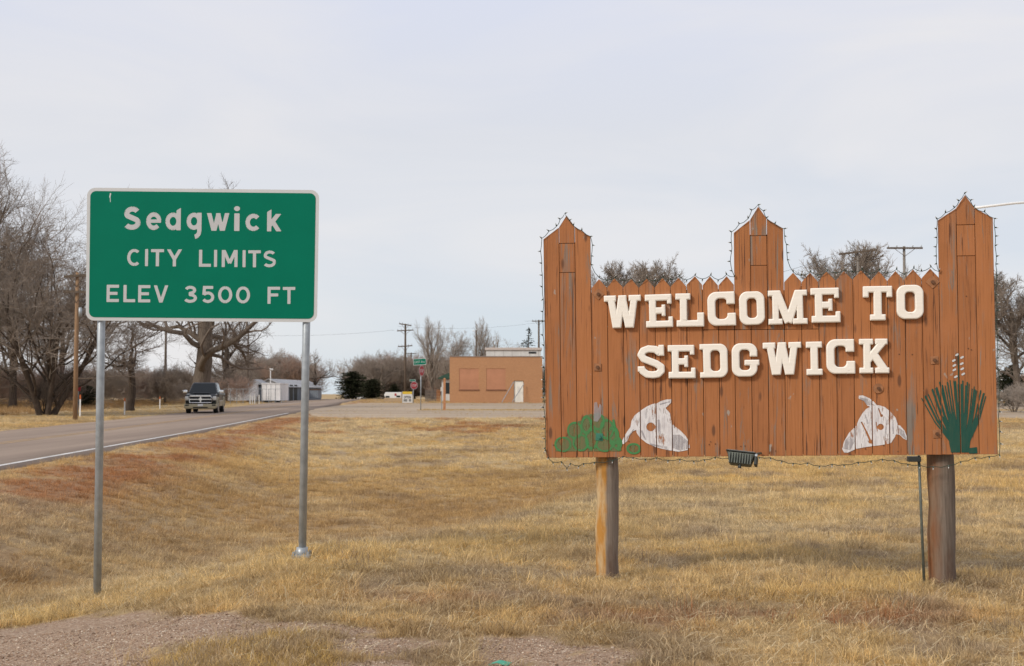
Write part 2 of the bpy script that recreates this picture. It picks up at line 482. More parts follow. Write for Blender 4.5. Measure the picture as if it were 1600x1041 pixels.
M['twig'] = simple('twigs', (.255, .205, .162), .95, var=.25, sc=.6)
M['twig_dark'] = simple('dark_twigs', (.165, .128, .10), .95, var=.2, sc=.6)
M['twig_pale'] = simple('pale_twigs', (.34, .285, .235), .95, var=.2, sc=.6)
M['twig_red'] = simple('russet_twigs', (.33, .225, .17), .95, var=.25, sc=.6)
M['needle'] = simple('evergreen_needles', (.030, .033, .018), .95, var=.35, sc=1.2, spec=.05)
M['pole'] = mk_bark('utility_pole_wood', (.085, .066, .05), (.15, .115, .088))
M['pole_grey'] = mk_bark('grey_pole_wood', (.15, .13, .11), (.25, .22, .19))
M['pole_tan'] = mk_bark('tan_pole_wood', (.22, .135, .075), (.33, .21, .125))
M['dark_metal'] = simple('dark_metal', (.035, .038, .034), .5, .3)
M['flood'] = simple('grey_green_cast_metal', (.105, .115, .095), .5, .25, .25, 30)
M['flood_glass'] = simple('flood_glass', (.30, .31, .28), .15)
M['bulb'] = simple('green_socket', (.020, .038, .024), .5)
M['bulb_tip'] = simple('frosted_bulb_tip', (.5, .5, .48), .2)
M['wire'] = simple('dark_green_wire', (.022, .040, .026), .6)
M['rust'] = simple('rusty_iron', (.13, .062, .032), .85, .2, .3, 40)
M['painted_iron'] = simple('brown_painted_iron', (.30, .13, .055), .7, 0, .25, 30)
M['teal_iron'] = simple('green_painted_iron', (.035, .16, .105), .6)
M['green'] = simple('green_reflective_sheeting', (.000, .150, .088), .55, 0, .04, 3, .08)
M['sheet_white'] = simple('white_reflective_sheeting', (.54, .54, .53), .5, 0, .04, 4, .2)
M['legend'] = simple('sign_lettering_sheeting', (.485, .48, .475), .5, 0, .03, 4, .1)
M['red'] = simple('red_sheeting', (.34, .030, .038), .45)
M['white'] = simple('white_paint', (.72, .71, .69), .6, 0, .06, 1)
M['offwhite'] = simple('weathered_white', (.60, .585, .55), .7, 0, .12, 1)
M['cream'] = simple('cream_paint', (.80, .77, .685), .6, 0, .05, 2)
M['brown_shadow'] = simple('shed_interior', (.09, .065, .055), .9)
M['orange'] = simple('orange_plastic', (.50, .12, .03), .5)
M['yellow'] = simple('yellow_banner', (.62, .42, .04), .6)
M['ink'] = simple('black_lettering', (.02, .02, .022), .6)
M['post_orange'] = simple('orange_brown_post', (.42, .19, .085), .75, var=.2)
M['grey_board'] = simple('grey_fence_board', (.13, .11, .095), .9, var=.3, sc=3)
M['orange_board'] = simple('orange_fence_board', (.30, .13, .05), .85, var=.25, sc=3)
M['roof_green'] = simple('green_roof', (.03, .075, .05), .7)
M['lettergreen'] = simple('litter_green_plastic', (.06, .36, .24), .45)
M['glass'] = None
def mk_glass(name, c, rough=.06):
    t = NT(name); t.set(rough, 0, .32); t.col(c); return t.m
M['glass'] = mk_glass('dark_window_glass', (.018, .022, .022))
M['chrome'] = simple('chrome', (.75, .75, .74), .18, 1.0, .03)
M['car_dark'] = simple('black_green_car_paint', (.014, .019, .021), .22, .1, .05, 1, .7)
M['car_tan'] = simple('champagne_car_paint', (.36, .31, .20), .32, .35, .05, 1, .6)
M['car_white'] = simple('white_car_paint', (.70, .70, .68), .25, 0, .03, 1, .6)
M['tyre'] = simple('tyre_rubber', (.014, .014, .014), .85)
M['rim'] = simple('alloy_rim', (.42, .42, .41), .3, .8)
M['lamp'] = simple('headlamp_glass', (.55, .54, .50), .12, .2)
M['black'] = simple('black_plastic', (.012, .012, .013), .6)
M['pebble'] = simple('gravel_pebbles', (.36, .275, .23), .9, var=.45, sc=40, kind='Object')
def mk_brick():
    t = NT('tan_brick'); t.set(.9, 0, .2)
    v = t.coord()
    b = t.n('ShaderNodeTexBrick'); b.inputs['Scale'].default_value = 4.5
    b.inputs['Color1'].default_value = (.49, .258, .128, 1); b.inputs['Color2'].default_value = (.41, .21, .105, 1); b.inputs['Mortar'].default_value = (.43, .26, .16, 1)
    b.inputs['Mortar Size'].default_value = .012
    rt = t.n('ShaderNodeMapping'); rt.inputs['Rotation'].default_value = (R(90), 0, 0); t.l(v, rt.inputs[0]); t.l(rt.outputs[0], b.inputs['Vector'])
    n = t.noise(v, .5, 5, .6)
    t.col(t.mix(t.ramp(n, (.35, 0.), (.7, .5)), b.outputs[0], (.40, .21, .11)))
    return t.m
M['brick'] = mk_brick()
M['brick_panel'] = simple('painted_infill_panel', (.45, .212, .118), .85, var=.10, sc=.9)
def mk_corr(name, c, sc=16):
    t = NT(name); t.set(.55, 0, .3)
    v = t.coord(); wv = t.n('ShaderNodeTexWave'); wv.inputs['Scale'].default_value = sc; t.l(v, wv.inputs['Vector'])
    n = t.noise(v, .8, 4)
    t.col(t.mix(t.ramp(n, (.35, 0.), (.7, 1.)), tuple(k * .85 for k in c), tuple(k * 1.1 for k in c))); t.bump(wv.outputs[0], .5, .03)
    return t.m
M['corr_grey'] = mk_corr('blue_grey_sheet_metal', (.21, .235, .265))
M['corr_roof'] = mk_corr('grey_roof_metal', (.38, .38, .39))
M['corr_white'] = mk_corr('white_sheet_metal', (.80, .79, .78), 4)

# ------------------------------------------------------------------ ground, road, lot
def structure(name, me):
    o = link(bpy.data.objects.new(name, me)); o['kind'] = 'structure'; return o
rows = list(np.concatenate([np.linspace(-80, 4.8, 22), np.arange(5.0, 16.0, .08)]))
yv = rows[-1]
while yv < 5200:
    yv += max(.1, .0105 * (yv - 6) if yv < 140 else .04 * yv); rows.append(yv)
rows = np.array(rows)
tt = np.linspace(-1, 1, 321)
Wd = np.maximum(34, 2.0 * rows)
gx = Wd[:, None] * (.14 * tt + .86 * tt ** 3)[None, :]
gy = np.repeat(rows[:, None], len(tt), 1)
gz = G(gx, gy) - .22 * under(gx, gy)
gv = np.stack([gx, gy, gz], -1).reshape(-1, 3)
nr, nc = gx.shape
ii = (np.arange(nr - 1)[:, None] * nc + np.arange(nc - 1)[None, :]).ravel()
me = np_mesh('ground', gv, np.stack([ii, ii + 1, ii + nc + 1, ii + nc], 1), M['ground'])
tint = np.ones((nr * nc, 4), np.float32); tint[:, :3] = (gcol(gx, gy) * .62 + np.array((.34, .265, .185)) * .40).reshape(-1, 3)
at_ = me.attributes.new('tint', 'FLOAT_COLOR', 'POINT'); at_.data.foreach_set('color', tint.ravel())
at_ = me.attributes.new('gravel', 'FLOAT', 'POINT'); at_.data.foreach_set('value', gravel(gx, gy).astype(np.float32).ravel())
structure('ground', me)

def strip(name, u0, u1, s0, s1, dz, mat, nu=1, step=2.0, skirt=0, wob=0):
    ss = np.arange(s0, s1 + .01, step); uu = np.linspace(u0, u1, nu + 1)
    V = []
    for s_ in ss:
        row = []
        for k, u_ in enumerate(uu):
            q = u_ + (wob * (float(vn(np.array(s_ * .8), np.array(k * 9.), 77)) - .5) if k in (0, nu) else 0)
            x_, y_ = xy(q, s_); row.append((x_, y_, float(prof(s_)) + dz))
        if skirt: row = [(row[0][0], row[0][1], row[0][2] - skirt)] + row + [(row[-1][0], row[-1][1], row[-1][2] - skirt)]
        V += row
    k = len(V) // len(ss)
    jj = (np.arange(len(ss) - 1)[:, None] * k + np.arange(k - 1)[None, :]).ravel()
    return structure(name, np_mesh(name, V, np.stack([jj, jj + k, jj + k + 1, jj + 1], 1), mat, False))
strip('highway', 7.6, 15.0, -60, 420, .03, M['asphalt'], 6, 2, .3, .25)
strip('edge_line', 7.95, 8.10, -60, 80, .034, M['line_white'])
strip('edge_line', 14.55, 14.68, -60, 30, .034, M['line_white'])
strip('centre_line', 11.30, 11.41, -60, 300, .034, M['line_yellow'])
strip('centre_line', 11.60, 11.71, -60, 300, .034, M['line_yellow'])
# the side street and gravelly lot in front of the brick building
xs = np.concatenate([np.linspace(-15.5, -8, 16), np.linspace(-7.5, 58, 66)])
V = []
ny = 40
for x_ in xs:
    yn = 66 + 24 * max(0, min(1.2, (-8 - x_) / 6.5)) ** 2
    yn += .5 * (float(vn(np.array(x_ * .5), np.array(.5), 3)) - .5)
    ys = np.linspace(yn, 127, ny)
    col_ = [(x_, y_, float(prof(us(x_, y_)[1])) + .018) for y_ in ys]
    V += [(x_, yn, col_[0][2] - .3)] + col_ + [(x_, 127, col_[-1][2] - .3)]
k = ny + 2
jj = (np.arange(len(xs) - 1)[:, None] * k + np.arange(k - 1)[None, :]).ravel()
structure('side_street', np_mesh('side_street', V, np.stack([jj, jj + k, jj + k + 1, jj + 1], 1), M['lot'], False))
V = []; xs2 = np.linspace(X(655, 91), 40, 60)
for x_ in xs2:
    wv_ = 1.3 + .9 * float(vn(np.array(x_ * .7), np.array(0.), 13)) + .4 * math.exp(-((x_ - X(658, 91)) / 2) ** 2)
    for y_ in (91 - wv_, 91, 91 + wv_): V.append((x_, y_, float(prof(us(x_, y_)[1])) + .024))
jj = (np.arange(len(xs2) - 1)[:, None] * 3 + np.arange(2)[None, :]).ravel()
me = np_mesh('grass_verge', V, np.stack([jj, jj + 3, jj + 4, jj + 1], 1), M['ground'], False)
va = np.array(V); tint = np.ones((len(V), 4), np.float32); tint[:, :3] = STRAW * .85
a_ = me.attributes.new('tint', 'FLOAT_COLOR', 'POINT'); a_.data.foreach_set('color', tint.ravel())
structure('grass_verge', me)

# ------------------------------------------------------------------ signed-distance lettering
def grid_mesh(f, x0, x1, y0, y1, cell):
    """marching squares: returns verts (x, y, d) and faces of the region where f < 0"""
    nx, ny_ = max(4, int(math.ceil((x1 - x0) / cell))), max(4, int(math.ceil((y1 - y0) / cell)))
    xs = np.linspace(x0, x1, nx + 1); ys = np.linspace(y0, y1, ny_ + 1)
    XX, YY = np.meshgrid(xs, ys, indexing='ij'); D = f(XX, YY)
    verts, faces, ids = [], [], {}
    def vert(key, p):
        if key not in ids: ids[key] = len(verts); verts.append(p)
        return ids[key]
    def corner(i, j): return vert((i, j), (xs[i], ys[j], D[i, j]))
    def edge(a, b):
        if a > b: a, b = b, a
        da, db = D[a], D[b]; t = da / (da - db); t = min(.98, max(.02, t))
        return vert((a, b), (xs[a[0]] + (xs[b[0]] - xs[a[0]]) * t, ys[a[1]] + (ys[b[1]] - ys[a[1]]) * t, 0.))
    ins = D < 0
    for i in range(nx):
        for j in range(ny_):
            c = [(i, j), (i + 1, j), (i + 1, j + 1), (i, j + 1)]
            s_ = [ins[q] for q in c]
            if not any(s_): continue
            if all(s_): faces.append(tuple(corner(*q) for q in c)); continue
            poly = []
            for q in range(4):
                a, b = c[q], c[(q + 1) % 4]
                if s_[q]: poly.append(corner(*a))
                if s_[q] != s_[(q + 1) % 4]: poly.append(edge(a, b))
            if len(poly) >= 3: faces.append(tuple(poly))
    return verts, faces
def solid(name, f, box, cell, y_front, depth, mat, parent, bevel=0, loc=None):
    """letter standing in the local x,z plane; its front at y_front, its back depth behind"""
    verts, faces = grid_mesh(f, *box, cell)
    V = []
    for x_, z_, d in verts:
        V.append((x_, y_front + (max(0, bevel + d) * .8 if bevel else 0), z_))
    cnt = {}
    for fc in faces:
        for q in range(len(fc)):
            e_ = (fc[q], fc[(q + 1) % len(fc)]); cnt[e_] = 1
    Fc = list(faces); back = {}
    if depth:
        for (a, b) in list(cnt):
            if (b, a) not in cnt:
                for q in (a, b):
                    if q not in back: back[q] = len(V); V.append((V[q][0], y_front + depth, V[q][2]))
                Fc.append((b, a, back[a], back[b]))
    me = bpy.data.meshes.new(name)
    if loc: V = [(p[0] - loc[0], p[1] - loc[1], p[2] - loc[2]) for p in V]
    me.from_pydata(V, [], Fc); me.materials.append(mat)
    bm = bmesh.new(); bm.from_mesh(me); bmesh.ops.recalc_face_normals(bm, faces=bm.faces)
    fs = [q for q in bm.faces if abs(q.normal.y) > .9]
    if fs and sum(q.normal.y for q in fs) > 0: bmesh.ops.reverse_faces(bm, faces=bm.faces)
    bm.to_mesh(me); bm.free()
    o = link(bpy.data.objects.new(name, me), parent)
    if loc: o.location = loc
    return o
# primitives: normalised glyph space, x right, y DOWN, height 1
def bx(x0, y0, x1, y1, r=0):
    def f(x, y):
        qx = np.abs(x - (x0 + x1) / 2) - (x1 - x0) / 2 + r; qy = np.abs(y - (y0 + y1) / 2) - (y1 - y0) / 2 + r
        return np.hypot(np.maximum(qx, 0), np.maximum(qy, 0)) + np.minimum(np.maximum(qx, qy), 0) - r
    return f
def seg(ax, ay, bx_, by, t, round_=False):
    def f(x, y):
        dx, dy = bx_ - ax, by - ay; l = math.hypot(dx, dy) + 1e-9; ux, uy = dx / l, dy / l
        px, py = x - ax, y - ay
        a = px * ux + py * uy; b = np.abs(-px * uy + py * ux)
        if round_: return np.hypot(a - np.clip(a, 0, l), b) - t / 2
        qa = np.abs(a - l / 2) - l / 2; qb = b - t / 2
        return np.hypot(np.maximum(qa, 0), np.maximum(qb, 0)) + np.minimum(np.maximum(qa, qb), 0)
    return f
def disc(cx, cy, r): return lambda x, y: np.hypot(x - cx, y - cy) - r
def U(*fs): return lambda x, y: np.minimum.reduce([f(x, y) for f in fs])
def sub(a, b): return lambda x, y: np.maximum(a(x, y), -b(x, y))
def inter(a, b): return lambda x, y: np.maximum(a(x, y), b(x, y))
def stroke(pts, t, turn=.3):
    pts = [p for k_, p in enumerate(pts) if k_ == 0 or math.hypot(p[0] - pts[k_ - 1][0], p[1] - pts[k_ - 1][1]) > 1e-6]
    fs = [seg(*p, *q, t) for p, q in zip(pts[:-1], pts[1:])]
    for a, p, b in zip(pts[:-2], pts[1:-1], pts[2:]):
        q = math.atan2(p[1] - a[1], p[0] - a[0]) - math.atan2(b[1] - p[1], b[0] - p[0])
        if abs((q + math.pi) % (2 * math.pi) - math.pi) > turn: fs.append(disc(p[0], p[1], t / 2))
    return U(*fs)
def arc(cx, cy, rx, ry, a0, a1, n=18):
    return [(cx + rx * math.cos(R(a0 + (a1 - a0) * k / n)), cy + ry * math.sin(R(a0 + (a1 - a0) * k / n))) for k in range(n + 1)]
def poly(pts): return lambda x, y: poly_sd(pts, x, y)
clip01 = bx(-1, 0, 3, 1)
SLAB = {
 'E': (.85, U(bx(0, 0, .82, .21), bx(.67, 0, .82, .31), bx(.12, 0, .35, 1), bx(.3, .39, .62, .60), bx(.5, .31, .63, .67), bx(.02, .79, .85, 1), bx(.70, .67, .85, 1))),
 'L': (.86, U(bx(0, 0, .46, .2), bx(.13, 0, .36, 1), bx(.03, .79, .86, 1), bx(.64, .57, .86, 1))),
 'W': (1.18, inter(U(bx(0, 0, .40, .2), bx(.45, 0, .73, .2), bx(.78, 0, 1.18, .2), seg(.22, .05, .38, 1.02, .23), seg(.56, .1, .42, 1.02, .23), seg(.60, .1, .78, 1.02, .23), seg(.97, .05, .82, 1.02, .23)), clip01)),
 'M': (1.14, inter(U(bx(0, 0, .33, .18), bx(.12, 0, .32, 1), bx(.0, .82, .42, 1), bx(.70, .82, 1.14, 1), bx(.82, 0, 1.02, 1), bx(.8, 0, 1.14, .18), seg(.22, -.05, .59, .95, .24), seg(.92, -.05, .57, .95, .24)), clip01)),
 'C': (.84, U(sub(sub(bx(0, 0, .80, 1, .27), bx(.25, .21, .58, .79, .12)), bx(.45, .37, 1, .63)), bx(.56, 0, .82, .38), bx(.58, .62, .84, 1))),
 'O': (.77, sub(bx(0, 0, .77, 1, .25), bx(.25, .22, .52, .78, .10))),
 'T': (.87, U(bx(0, 0, .87, .2), bx(0, 0, .18, .34), bx(.69, 0, .87, .34), bx(.31, 0, .56, 1), bx(.2, .81, .67, 1))),
 'S': (.82, U(stroke([(.68, .26), (.55, .14), (.34, .115), (.18, .17), (.115, .29), (.19, .41), (.36, .48), (.55, .56), (.69, .66), (.69, .78), (.60, .87), (.45, .89), (.28, .87), (.16, .78), (.10, .66)], .225, 0), bx(.62, 0, .80, .34), bx(.0, .62, .20, .80))),
 'D': (.84, U(sub(U(bx(.1, 0, .84, 1, .24), bx(.1, 0, .5, 1)), bx(.34, .21, .60, .79, .10)), bx(0, 0, .4, .18), bx(0, .82, .4, 1))),
 'G': (.84, U(sub(sub(bx(0, 0, .78, 1, .26), bx(.25, .21, .55, .79, .11)), bx(.4, .40, 1, .5)), bx(.54, .0 + .2, .78, .41), bx(.54, .5, .78, .78), bx(.38, .49, .84, .67))),
 'I': (.5, U(bx(0, 0, .5, .2), bx(.13, 0, .37, 1), bx(0, .8, .5, 1))),
 'K': (.87, inter(U(bx(.12, 0, .34, 1), bx(0, 0, .42, .18), bx(0, .82, .41, 1), seg(.22, .66, .74, .05, .22), seg(.40, .42, .76, .95, .24), bx(.46, 0, .83, .18), bx(.45, .82, .87, 1)), clip01)),
}
def HWY(t):       # highway lettering with an even stroke of width t; glyphs fill 0..w by 0..1 (y down)
    h = t / 2
    g_ = {
     'C': (.74, stroke(arc(.40, .5, .40 - h, .5 - h, -48, -312, 26), t)),
     'I': (t, bx(0, 0, t, 1)),
     'T': (.70, U(bx(0, 0, .70, t), bx(.35 - h, 0, .35 + h, 1))),
     'Y': (.90, inter(U(bx(.45 - h, .5, .45 + h, 1), seg(.02 + h * .7, -.1, .45, .58, t), seg(.88 - h * .7, -.1, .45, .58, t)), clip01)),
     'L': (.66, U(bx(0, 0, t, 1), bx(0, 1 - t, .66, 1))),
     'M': (.88, inter(U(bx(0, 0, t, 1), bx(.88 - t, 0, .88, 1), seg(h, -.05, .44, .78, t * 1.05), seg(.88 - h, -.05, .44, .78, t * 1.05)), clip01)),
     'S': (.76, stroke(arc(.39, .27 + h * .25, .34 - h, .27 - h * .75, -30, -200, 14) + [(.20, .40), (.38, .48), (.56, .56)] + arc(.37, .70 - h * .1, .37 - h, .30 - h, -30, 148, 16), t)),
     'E': (.70, U(bx(0, 0, t, 1), bx(0, 0, .70, t), bx(0, .5 - h, .62, .5 + h), bx(0, 1 - t, .70, 1))),
     'V': (.84, inter(U(seg(h * .9, -.08, .42, 1.0, t), seg(.84 - h * .9, -.08, .42, 1.0, t)), clip01)),
     'A': (.84, inter(U(seg(h * .9, 1.08, .42, 0, t), seg(.84 - h * .9, 1.08, .42, 0, t), bx(.2, .62, .64, .62 + t)), clip01)),
     'N': (.80, inter(U(bx(0, 0, t, 1), bx(.8 - t, 0, .8, 1), seg(h, -.1, .8 - h, 1.1, t)), clip01)),
     'P': (.74, U(bx(0, 0, t, 1), stroke([(0, h), (.44, h)] + arc(.44, .29, .30 - h, .29 - h, -90, 90, 14) + [(0, .58 - h)], t))),
     'F': (.70, U(bx(0, 0, t, 1), bx(0, 0, .70, t), bx(0, .48 - h, .60, .48 + h))),
     '3': (.76, stroke(arc(.37, .26, .33 - h, .26 - h, -160, 90, 20) + arc(.37, .72, .38 - h, .28 - h, -90, 155, 20), t)),
     '5': (.76, U(bx(.10, 0, .68, t), seg(.10 + h, 0, .06 + h, .52, t), stroke([(.06 + h, .50)] + arc(.38, .66, .37 - h, .34 - h, -125, 150, 22), t))),
     'O': (.82, stroke(arc(.41, .5, .41 - h, .5 - h, 0, 360, 36) + arc(.41, .5, .41 - h, .5 - h, 0, 12, 3), t)),
     '0': (.80, stroke(arc(.40, .5, .40 - h, .5 - h, 0, 360, 36) + arc(.40, .5, .40 - h, .5 - h, 0, 12, 3), t)),
     # lower case: box 0..1 spans the x-height; ascenders go above (y < 0), descenders below (y > 1)
     'e': (.90, U(stroke(arc(.46, .5, .46 - h, .5 - h, 42, 350, 28), t), bx(.16, .5 - h * .75, .90, .5 + h * .75))),
     'd': (.88, U(stroke(arc(.44, .5, .44 - h, .5 - h, 0, 360, 30) + arc(.44, .5, .44 - h, .5 - h, 0, 15, 3), t), inter(bx(.88 - t, -.28, .88, 1), lambda x, y: (-.26 + (.88 - x) * .6) - y))),
     'g': (.86, U(stroke(arc(.43, .48, .43 - h, .49 - h, 0, 360, 30) + arc(.43, .48, .43 - h, .49 - h, 0, 15, 3), t), stroke([(.86 - h, 0), (.86 - h, 1.04)] + arc(.44, 1.04, .42 - h, .44 - h, 8, 82, 10), t))),
     'w': (1.18, inter(U(seg(.07, -.1, .36, 1.02, t * .95), seg(.62, 0, .38, 1.02, t * .95), seg(.58, 0, .82, 1.02, t * .95), seg(1.11, -.1, .84, 1.02, t * .95)), bx(-.1, 0, 1.4, 1))),
     'i': (t, U(bx(0, 0, t, 1), disc(h, -.27, h * 1.12))),
     'c': (.84, stroke(arc(.45, .5, .45 - h, .5 - h, -42, -318, 24), t)),
     'k': (.84, U(inter(bx(0, -.28, t, 1), lambda x, y: (-.26 + (t - x) * .6) - y), inter(U(seg(.1, .72, .72, -.08, t), seg(.30, .40, .72, 1.05, t)), bx(0, 0, 1.2, 1)))),
     'v': (.84, inter(U(seg(h * .9, -.08, .42, 1.0, t), seg(.84 - h * .9, -.08, .42, 1.0, t)), clip01)),
    }
    return g_
def place_glyph(f, gw, rx0, rx1, z_top, z_bot):
    """map normalised glyph (0..gw, 0..1 down) to local x,z; distances come back roughly in metres"""
    kx, kz = (rx1 - rx0) / gw, (z_top - z_bot)
    k = min(kx, kz)
    return lambda x, z: f((x - rx0) / kx, (z_top - z) / kz) * k

# ------------------------------------------------------------------ green city-limits sign
GY = 11.5
base = Vector((X(316, GY), GY, 0)); base.z = g(base.x, base.y)
gs = thing('city_limits_sign', 'green metal city limits sign with white lettering on two grey steel posts', 'road sign', base)
def gl(px, py):
    p = at(px, py, GY) - base; return p.x, p.z
def rr(c, inset, rad, n=7):           # rounded quadrilateral from corner pixels TL TR BR BL
    (ax, ay), (bx_, by), (cx, cy), (dx, dy) = c
    pts = []
    cs = [(ax + inset, ay + inset, 180), (bx_ - inset, by + inset, 270), (cx - inset, cy - inset, 0), (dx + inset, dy - inset, 90)]
    off = [(1, 1), (-1, 1), (-1, -1), (1, -1)]
    for (px, py, a), (ox, oy) in zip(cs, off):
        for k_ in range(n + 1):
            q = R(a + 90 * k_ / n)
            pts.append(gl(px + ox * rad + rad * math.cos(q), py + oy * rad + rad * math.sin(q)))
    return pts
CN = [(136, 293.5), (498.5, 297), (495.5, 503.5), (134, 501)]
MB().prism(rr(CN, 0, 13), 0, .004).build('border', M['sheet_white'], gs)
MB().prism(rr(CN, 5.2, 9), -.0025, .0005).build('panel', M['green'], gs)
rnd = random.Random(5)
def text_row(cells, t_over, fonts, y_at, y_bot_at, parent, yf, mat, tolocal, cell):
    for ch, x0, x1 in cells:
        fnt = HWY(t_over)
        gw, f = fnt[ch]
        xm = (x0 + x1) / 2
        lx0, _ = tolocal(x0, y_at(xm)); lx1, _ = tolocal(x1, y_at(xm))
        _, zt = tolocal(xm, y_at(xm)); _, zb = tolocal(xm, y_bot_at(xm))
        hgt = zt - zb
        solid('letter', place_glyph(f, gw, lx0, lx1, zt, zb), (lx0 - .01, lx1 + .01, zb - hgt * .5, zt + hgt * .45), cell, yf, .0012, mat, parent)
P2 = lambda v: 120 + v / 4
Q2 = lambda v: 280 + v / 4
lin = lambda x0, y0, x1, y1: (lambda x: y0 + (y1 - y0) * (x - x0) / (x1 - x0))
# upper-case S of the first line, then lower case
text_row([('S', P2(290), P2(405))], .215, None, lin(193, Q2(171), 440, Q2(180)), lin(193, Q2(319), 440, Q2(328)), gs, -.0037, M['legend'], gl, .0045)
text_row([('e', P2(435), P2(528)), ('d', P2(555), P2(651)), ('g', P2(687), P2(781)), ('w', P2(817), P2(951)), ('i', P2(985), P2(1018)), ('c', P2(1055), P2(1148)), ('k', P2(1190), P2(1281))],
         .25, None, lin(P2(480), Q2(207), P2(1235), Q2(218)), lin(P2(480), Q2(319), P2(1235), Q2(327)), gs, -.0037, M['legend'], gl, .0045)
text_row([(c, P2(a), P2(b)) for c, a, b in (('C', 316, 400), ('I', 428, 447), ('T', 465, 546), ('Y', 560, 663), ('L', 765, 840), ('I', 859, 878), ('M', 907, 1006), ('I', 1037, 1056), ('T', 1072, 1151), ('S', 1163, 1249))],
         .175, None, lin(P2(316), Q2(436), P2(1249), Q2(447)), lin(P2(316), Q2(543), P2(1249), Q2(553)), gs, -.0037, M['legend'], gl, .0045)
text_row([(c, P2(a), P2(b)) for c, a, b in (('E', 188, 265), ('L', 293, 367), ('E', 385, 461), ('V', 481, 574), ('3', 669, 754), ('5', 779, 862), ('0', 884, 973), ('0', 996, 1084), ('F', 1193, 1271), ('T', 1288, 1366))],
         .175, None, lin(P2(188), Q2(660), P2(1366), Q2(675)), lin(P2(188), Q2(768), P2(1366), Q2(781)), gs, -.0037, M['legend'], gl, .0045)
# scratch near the top left corner
solid('scratch', U(seg(*gl(173, 302), *gl(171.6, 309), .012), seg(*gl(172.2, 308), *gl(172.6, 316), .006)), (gl(168, 300)[0], gl(177, 300)[0], gl(170, 318)[1], gl(170, 300)[1]), .002, -.0033, .0008, M['sheet_white'], gs)
for (tx, ty, bx_, by, fl) in ((155.3, 520, 149.2, 922, 0), (477.5, 520, 470.5, 866, 1)):
    top = gl(tx + (tx - bx_) * .5, 310); bot = gl(bx_, by)
    zb = g(base.x + bot[0], GY + .05) - base.z
    po = MB().tube([(bot[0], .05, zb - .25), (bot[0] + (top[0] - bot[0]) * .5, .05, (zb + top[1]) / 2), (top[0], .05, top[1])], .0355, 20).build('post', M['galv'], gs, True)
    if fl:
        q = bot[0]
        mb = MB().tube([(q, .05, zb - .02), (q, .05, zb + .085)], .052, 18)
        mb.build('collar', M['galv'], po, True)
        mb = MB().box(q - .085, q + .085, -.035, .135, zb - .015, zb + .022)
        for a_ in (-.065, .065):
            for b_ in (-.015, .115): mb.tube([(q + a_, b_, zb + .022), (q + a_, b_, zb + .05)], .014, 6)
        mb.build('base_plate', M['galv'], po)
for px in (153, 477):
    for py in (335, 462):
        a_, c_ = gl(px, py)
        MB().box(a_ - .05, a_ + .05, .0045, .016, c_ - .02, c_ + .02).build('clamp', M['galv'], gs)

# ------------------------------------------------------------------ wooden welcome sign
WL = Vector((.287, 11.0, 0)); WR = Vector((4.016, 10.4, 0))
wd = (WR - WL).normalized(); wn_ = Vector((wd.y, -wd.x, 0))
wang = math.atan2(wd.y, wd.x)
def wl(px, py):
    d = ray(px, py); c = Vector((0, 0, CAMZ))
    t = (WL - c).dot(wn_) / d.dot(wn_)
    p = c + d * t
    return (p - WL).dot(wd), p.z
ws = thing('welcome_sign', 'orange brown wooden plank welcome sign with raised cream letters on two round posts', 'town sign', WL, wang)
rnd = random.Random(11)
def lerp2(p, q, t): return (p[0] + (q[0] - p[0]) * t, p[1] + (q[1] - p[1]) * t)
BT = [(853, 715.5), (1559.5, 710)]        # bottom edge in the photograph
bL, bR = wl(*BT[0]), wl(*BT[1])
tL, tR = wl(848.5, 374), wl(1551.5, 340)
NPL = 27
def bnd(i, py):                            # local x of plank boundary i at the height of pixel row py
    b_ = wl(float(np.interp(i, PBI, PBB)), 712); t_ = wl(float(np.interp(i, PBI, PBT)), 400)
    return b_[0] + (t_[0] - b_[0]) * (py - b_[1]) / (t_[1] - b_[1])
PBI = [0, 3, 12, 15, 24, 27]
PBB = [853, 927, 1150, 1228, 1472, 1559.5]
PBT = [849, 923, 1146.5, 1224.5, 1466.5, 1553]
GAP = .0022
def pl(i, side, z): return bnd(i + side, z) + (GAP if side == 0 else -GAP)
def plank(i, z0, z1, top=None, name='plank'):
    """plank i between heights z0 and z1; top = list of extra points (fraction, z) making a shaped head, left to right"""
    zt = z1 if not top else None
    pts = [(pl(i, 0, z0), z0), (pl(i, 1, z0), z0)]
    if top:
        hp = []
        for f, z in top: hp.append((pl(i, 0, z) * (1 - f) + pl(i, 1, z) * f, z))
        pts += hp[::-1]
    else:
        pts += [(pl(i, 1, z1), z1), (pl(i, 0, z1), z1)]
    dy = rnd.uniform(-.0012, .0012)
    cx, cz = pts[0][0], pts[0][1]
    mb = MB().prism([(p[0] - cx, p[1] - cz) for p in pts], dy, .027 + dy)
    o = mb.build(name, M['plank'], ws, bevel=.0022, seg=1)
    o.location = (cx, 0, cz)
    return o
def zb(i): return bL[1] + (bR[1] - bL[1]) * (i + .5) / NPL
TOW = {0: dict(sh=[(848.5, 374), (921.5, 370)], mid=[(871, 356), (895, 354)], pk=(883, 337), cut=(380.5, 426)),
       12: dict(sh=[(1145, 364), (1223, 357)], mid=[(1170, 344), (1196, 342)], pk=(1182, 323), cut=(368.5, 415)),
       24: dict(sh=[(1465.5, 344), (1551, 341)], mid=[(1492, 326), (1520, 325)], pk=(1505, 305), cut=(351.5, 400))}
TIPS = {3: 436, 4: 436, 5: 437, 6: 436, 7: 435, 8: 434, 9: 432, 10: 432, 11: 431, 15: 427, 16: 427, 17: 425, 18: 424, 19: 423, 20: 424, 21: 423, 22: 421, 23: 419}
def pxc(i): return float(np.interp(i + .5, PBI, PBT)) + .3
zcut = wl(1190, 515)[1]
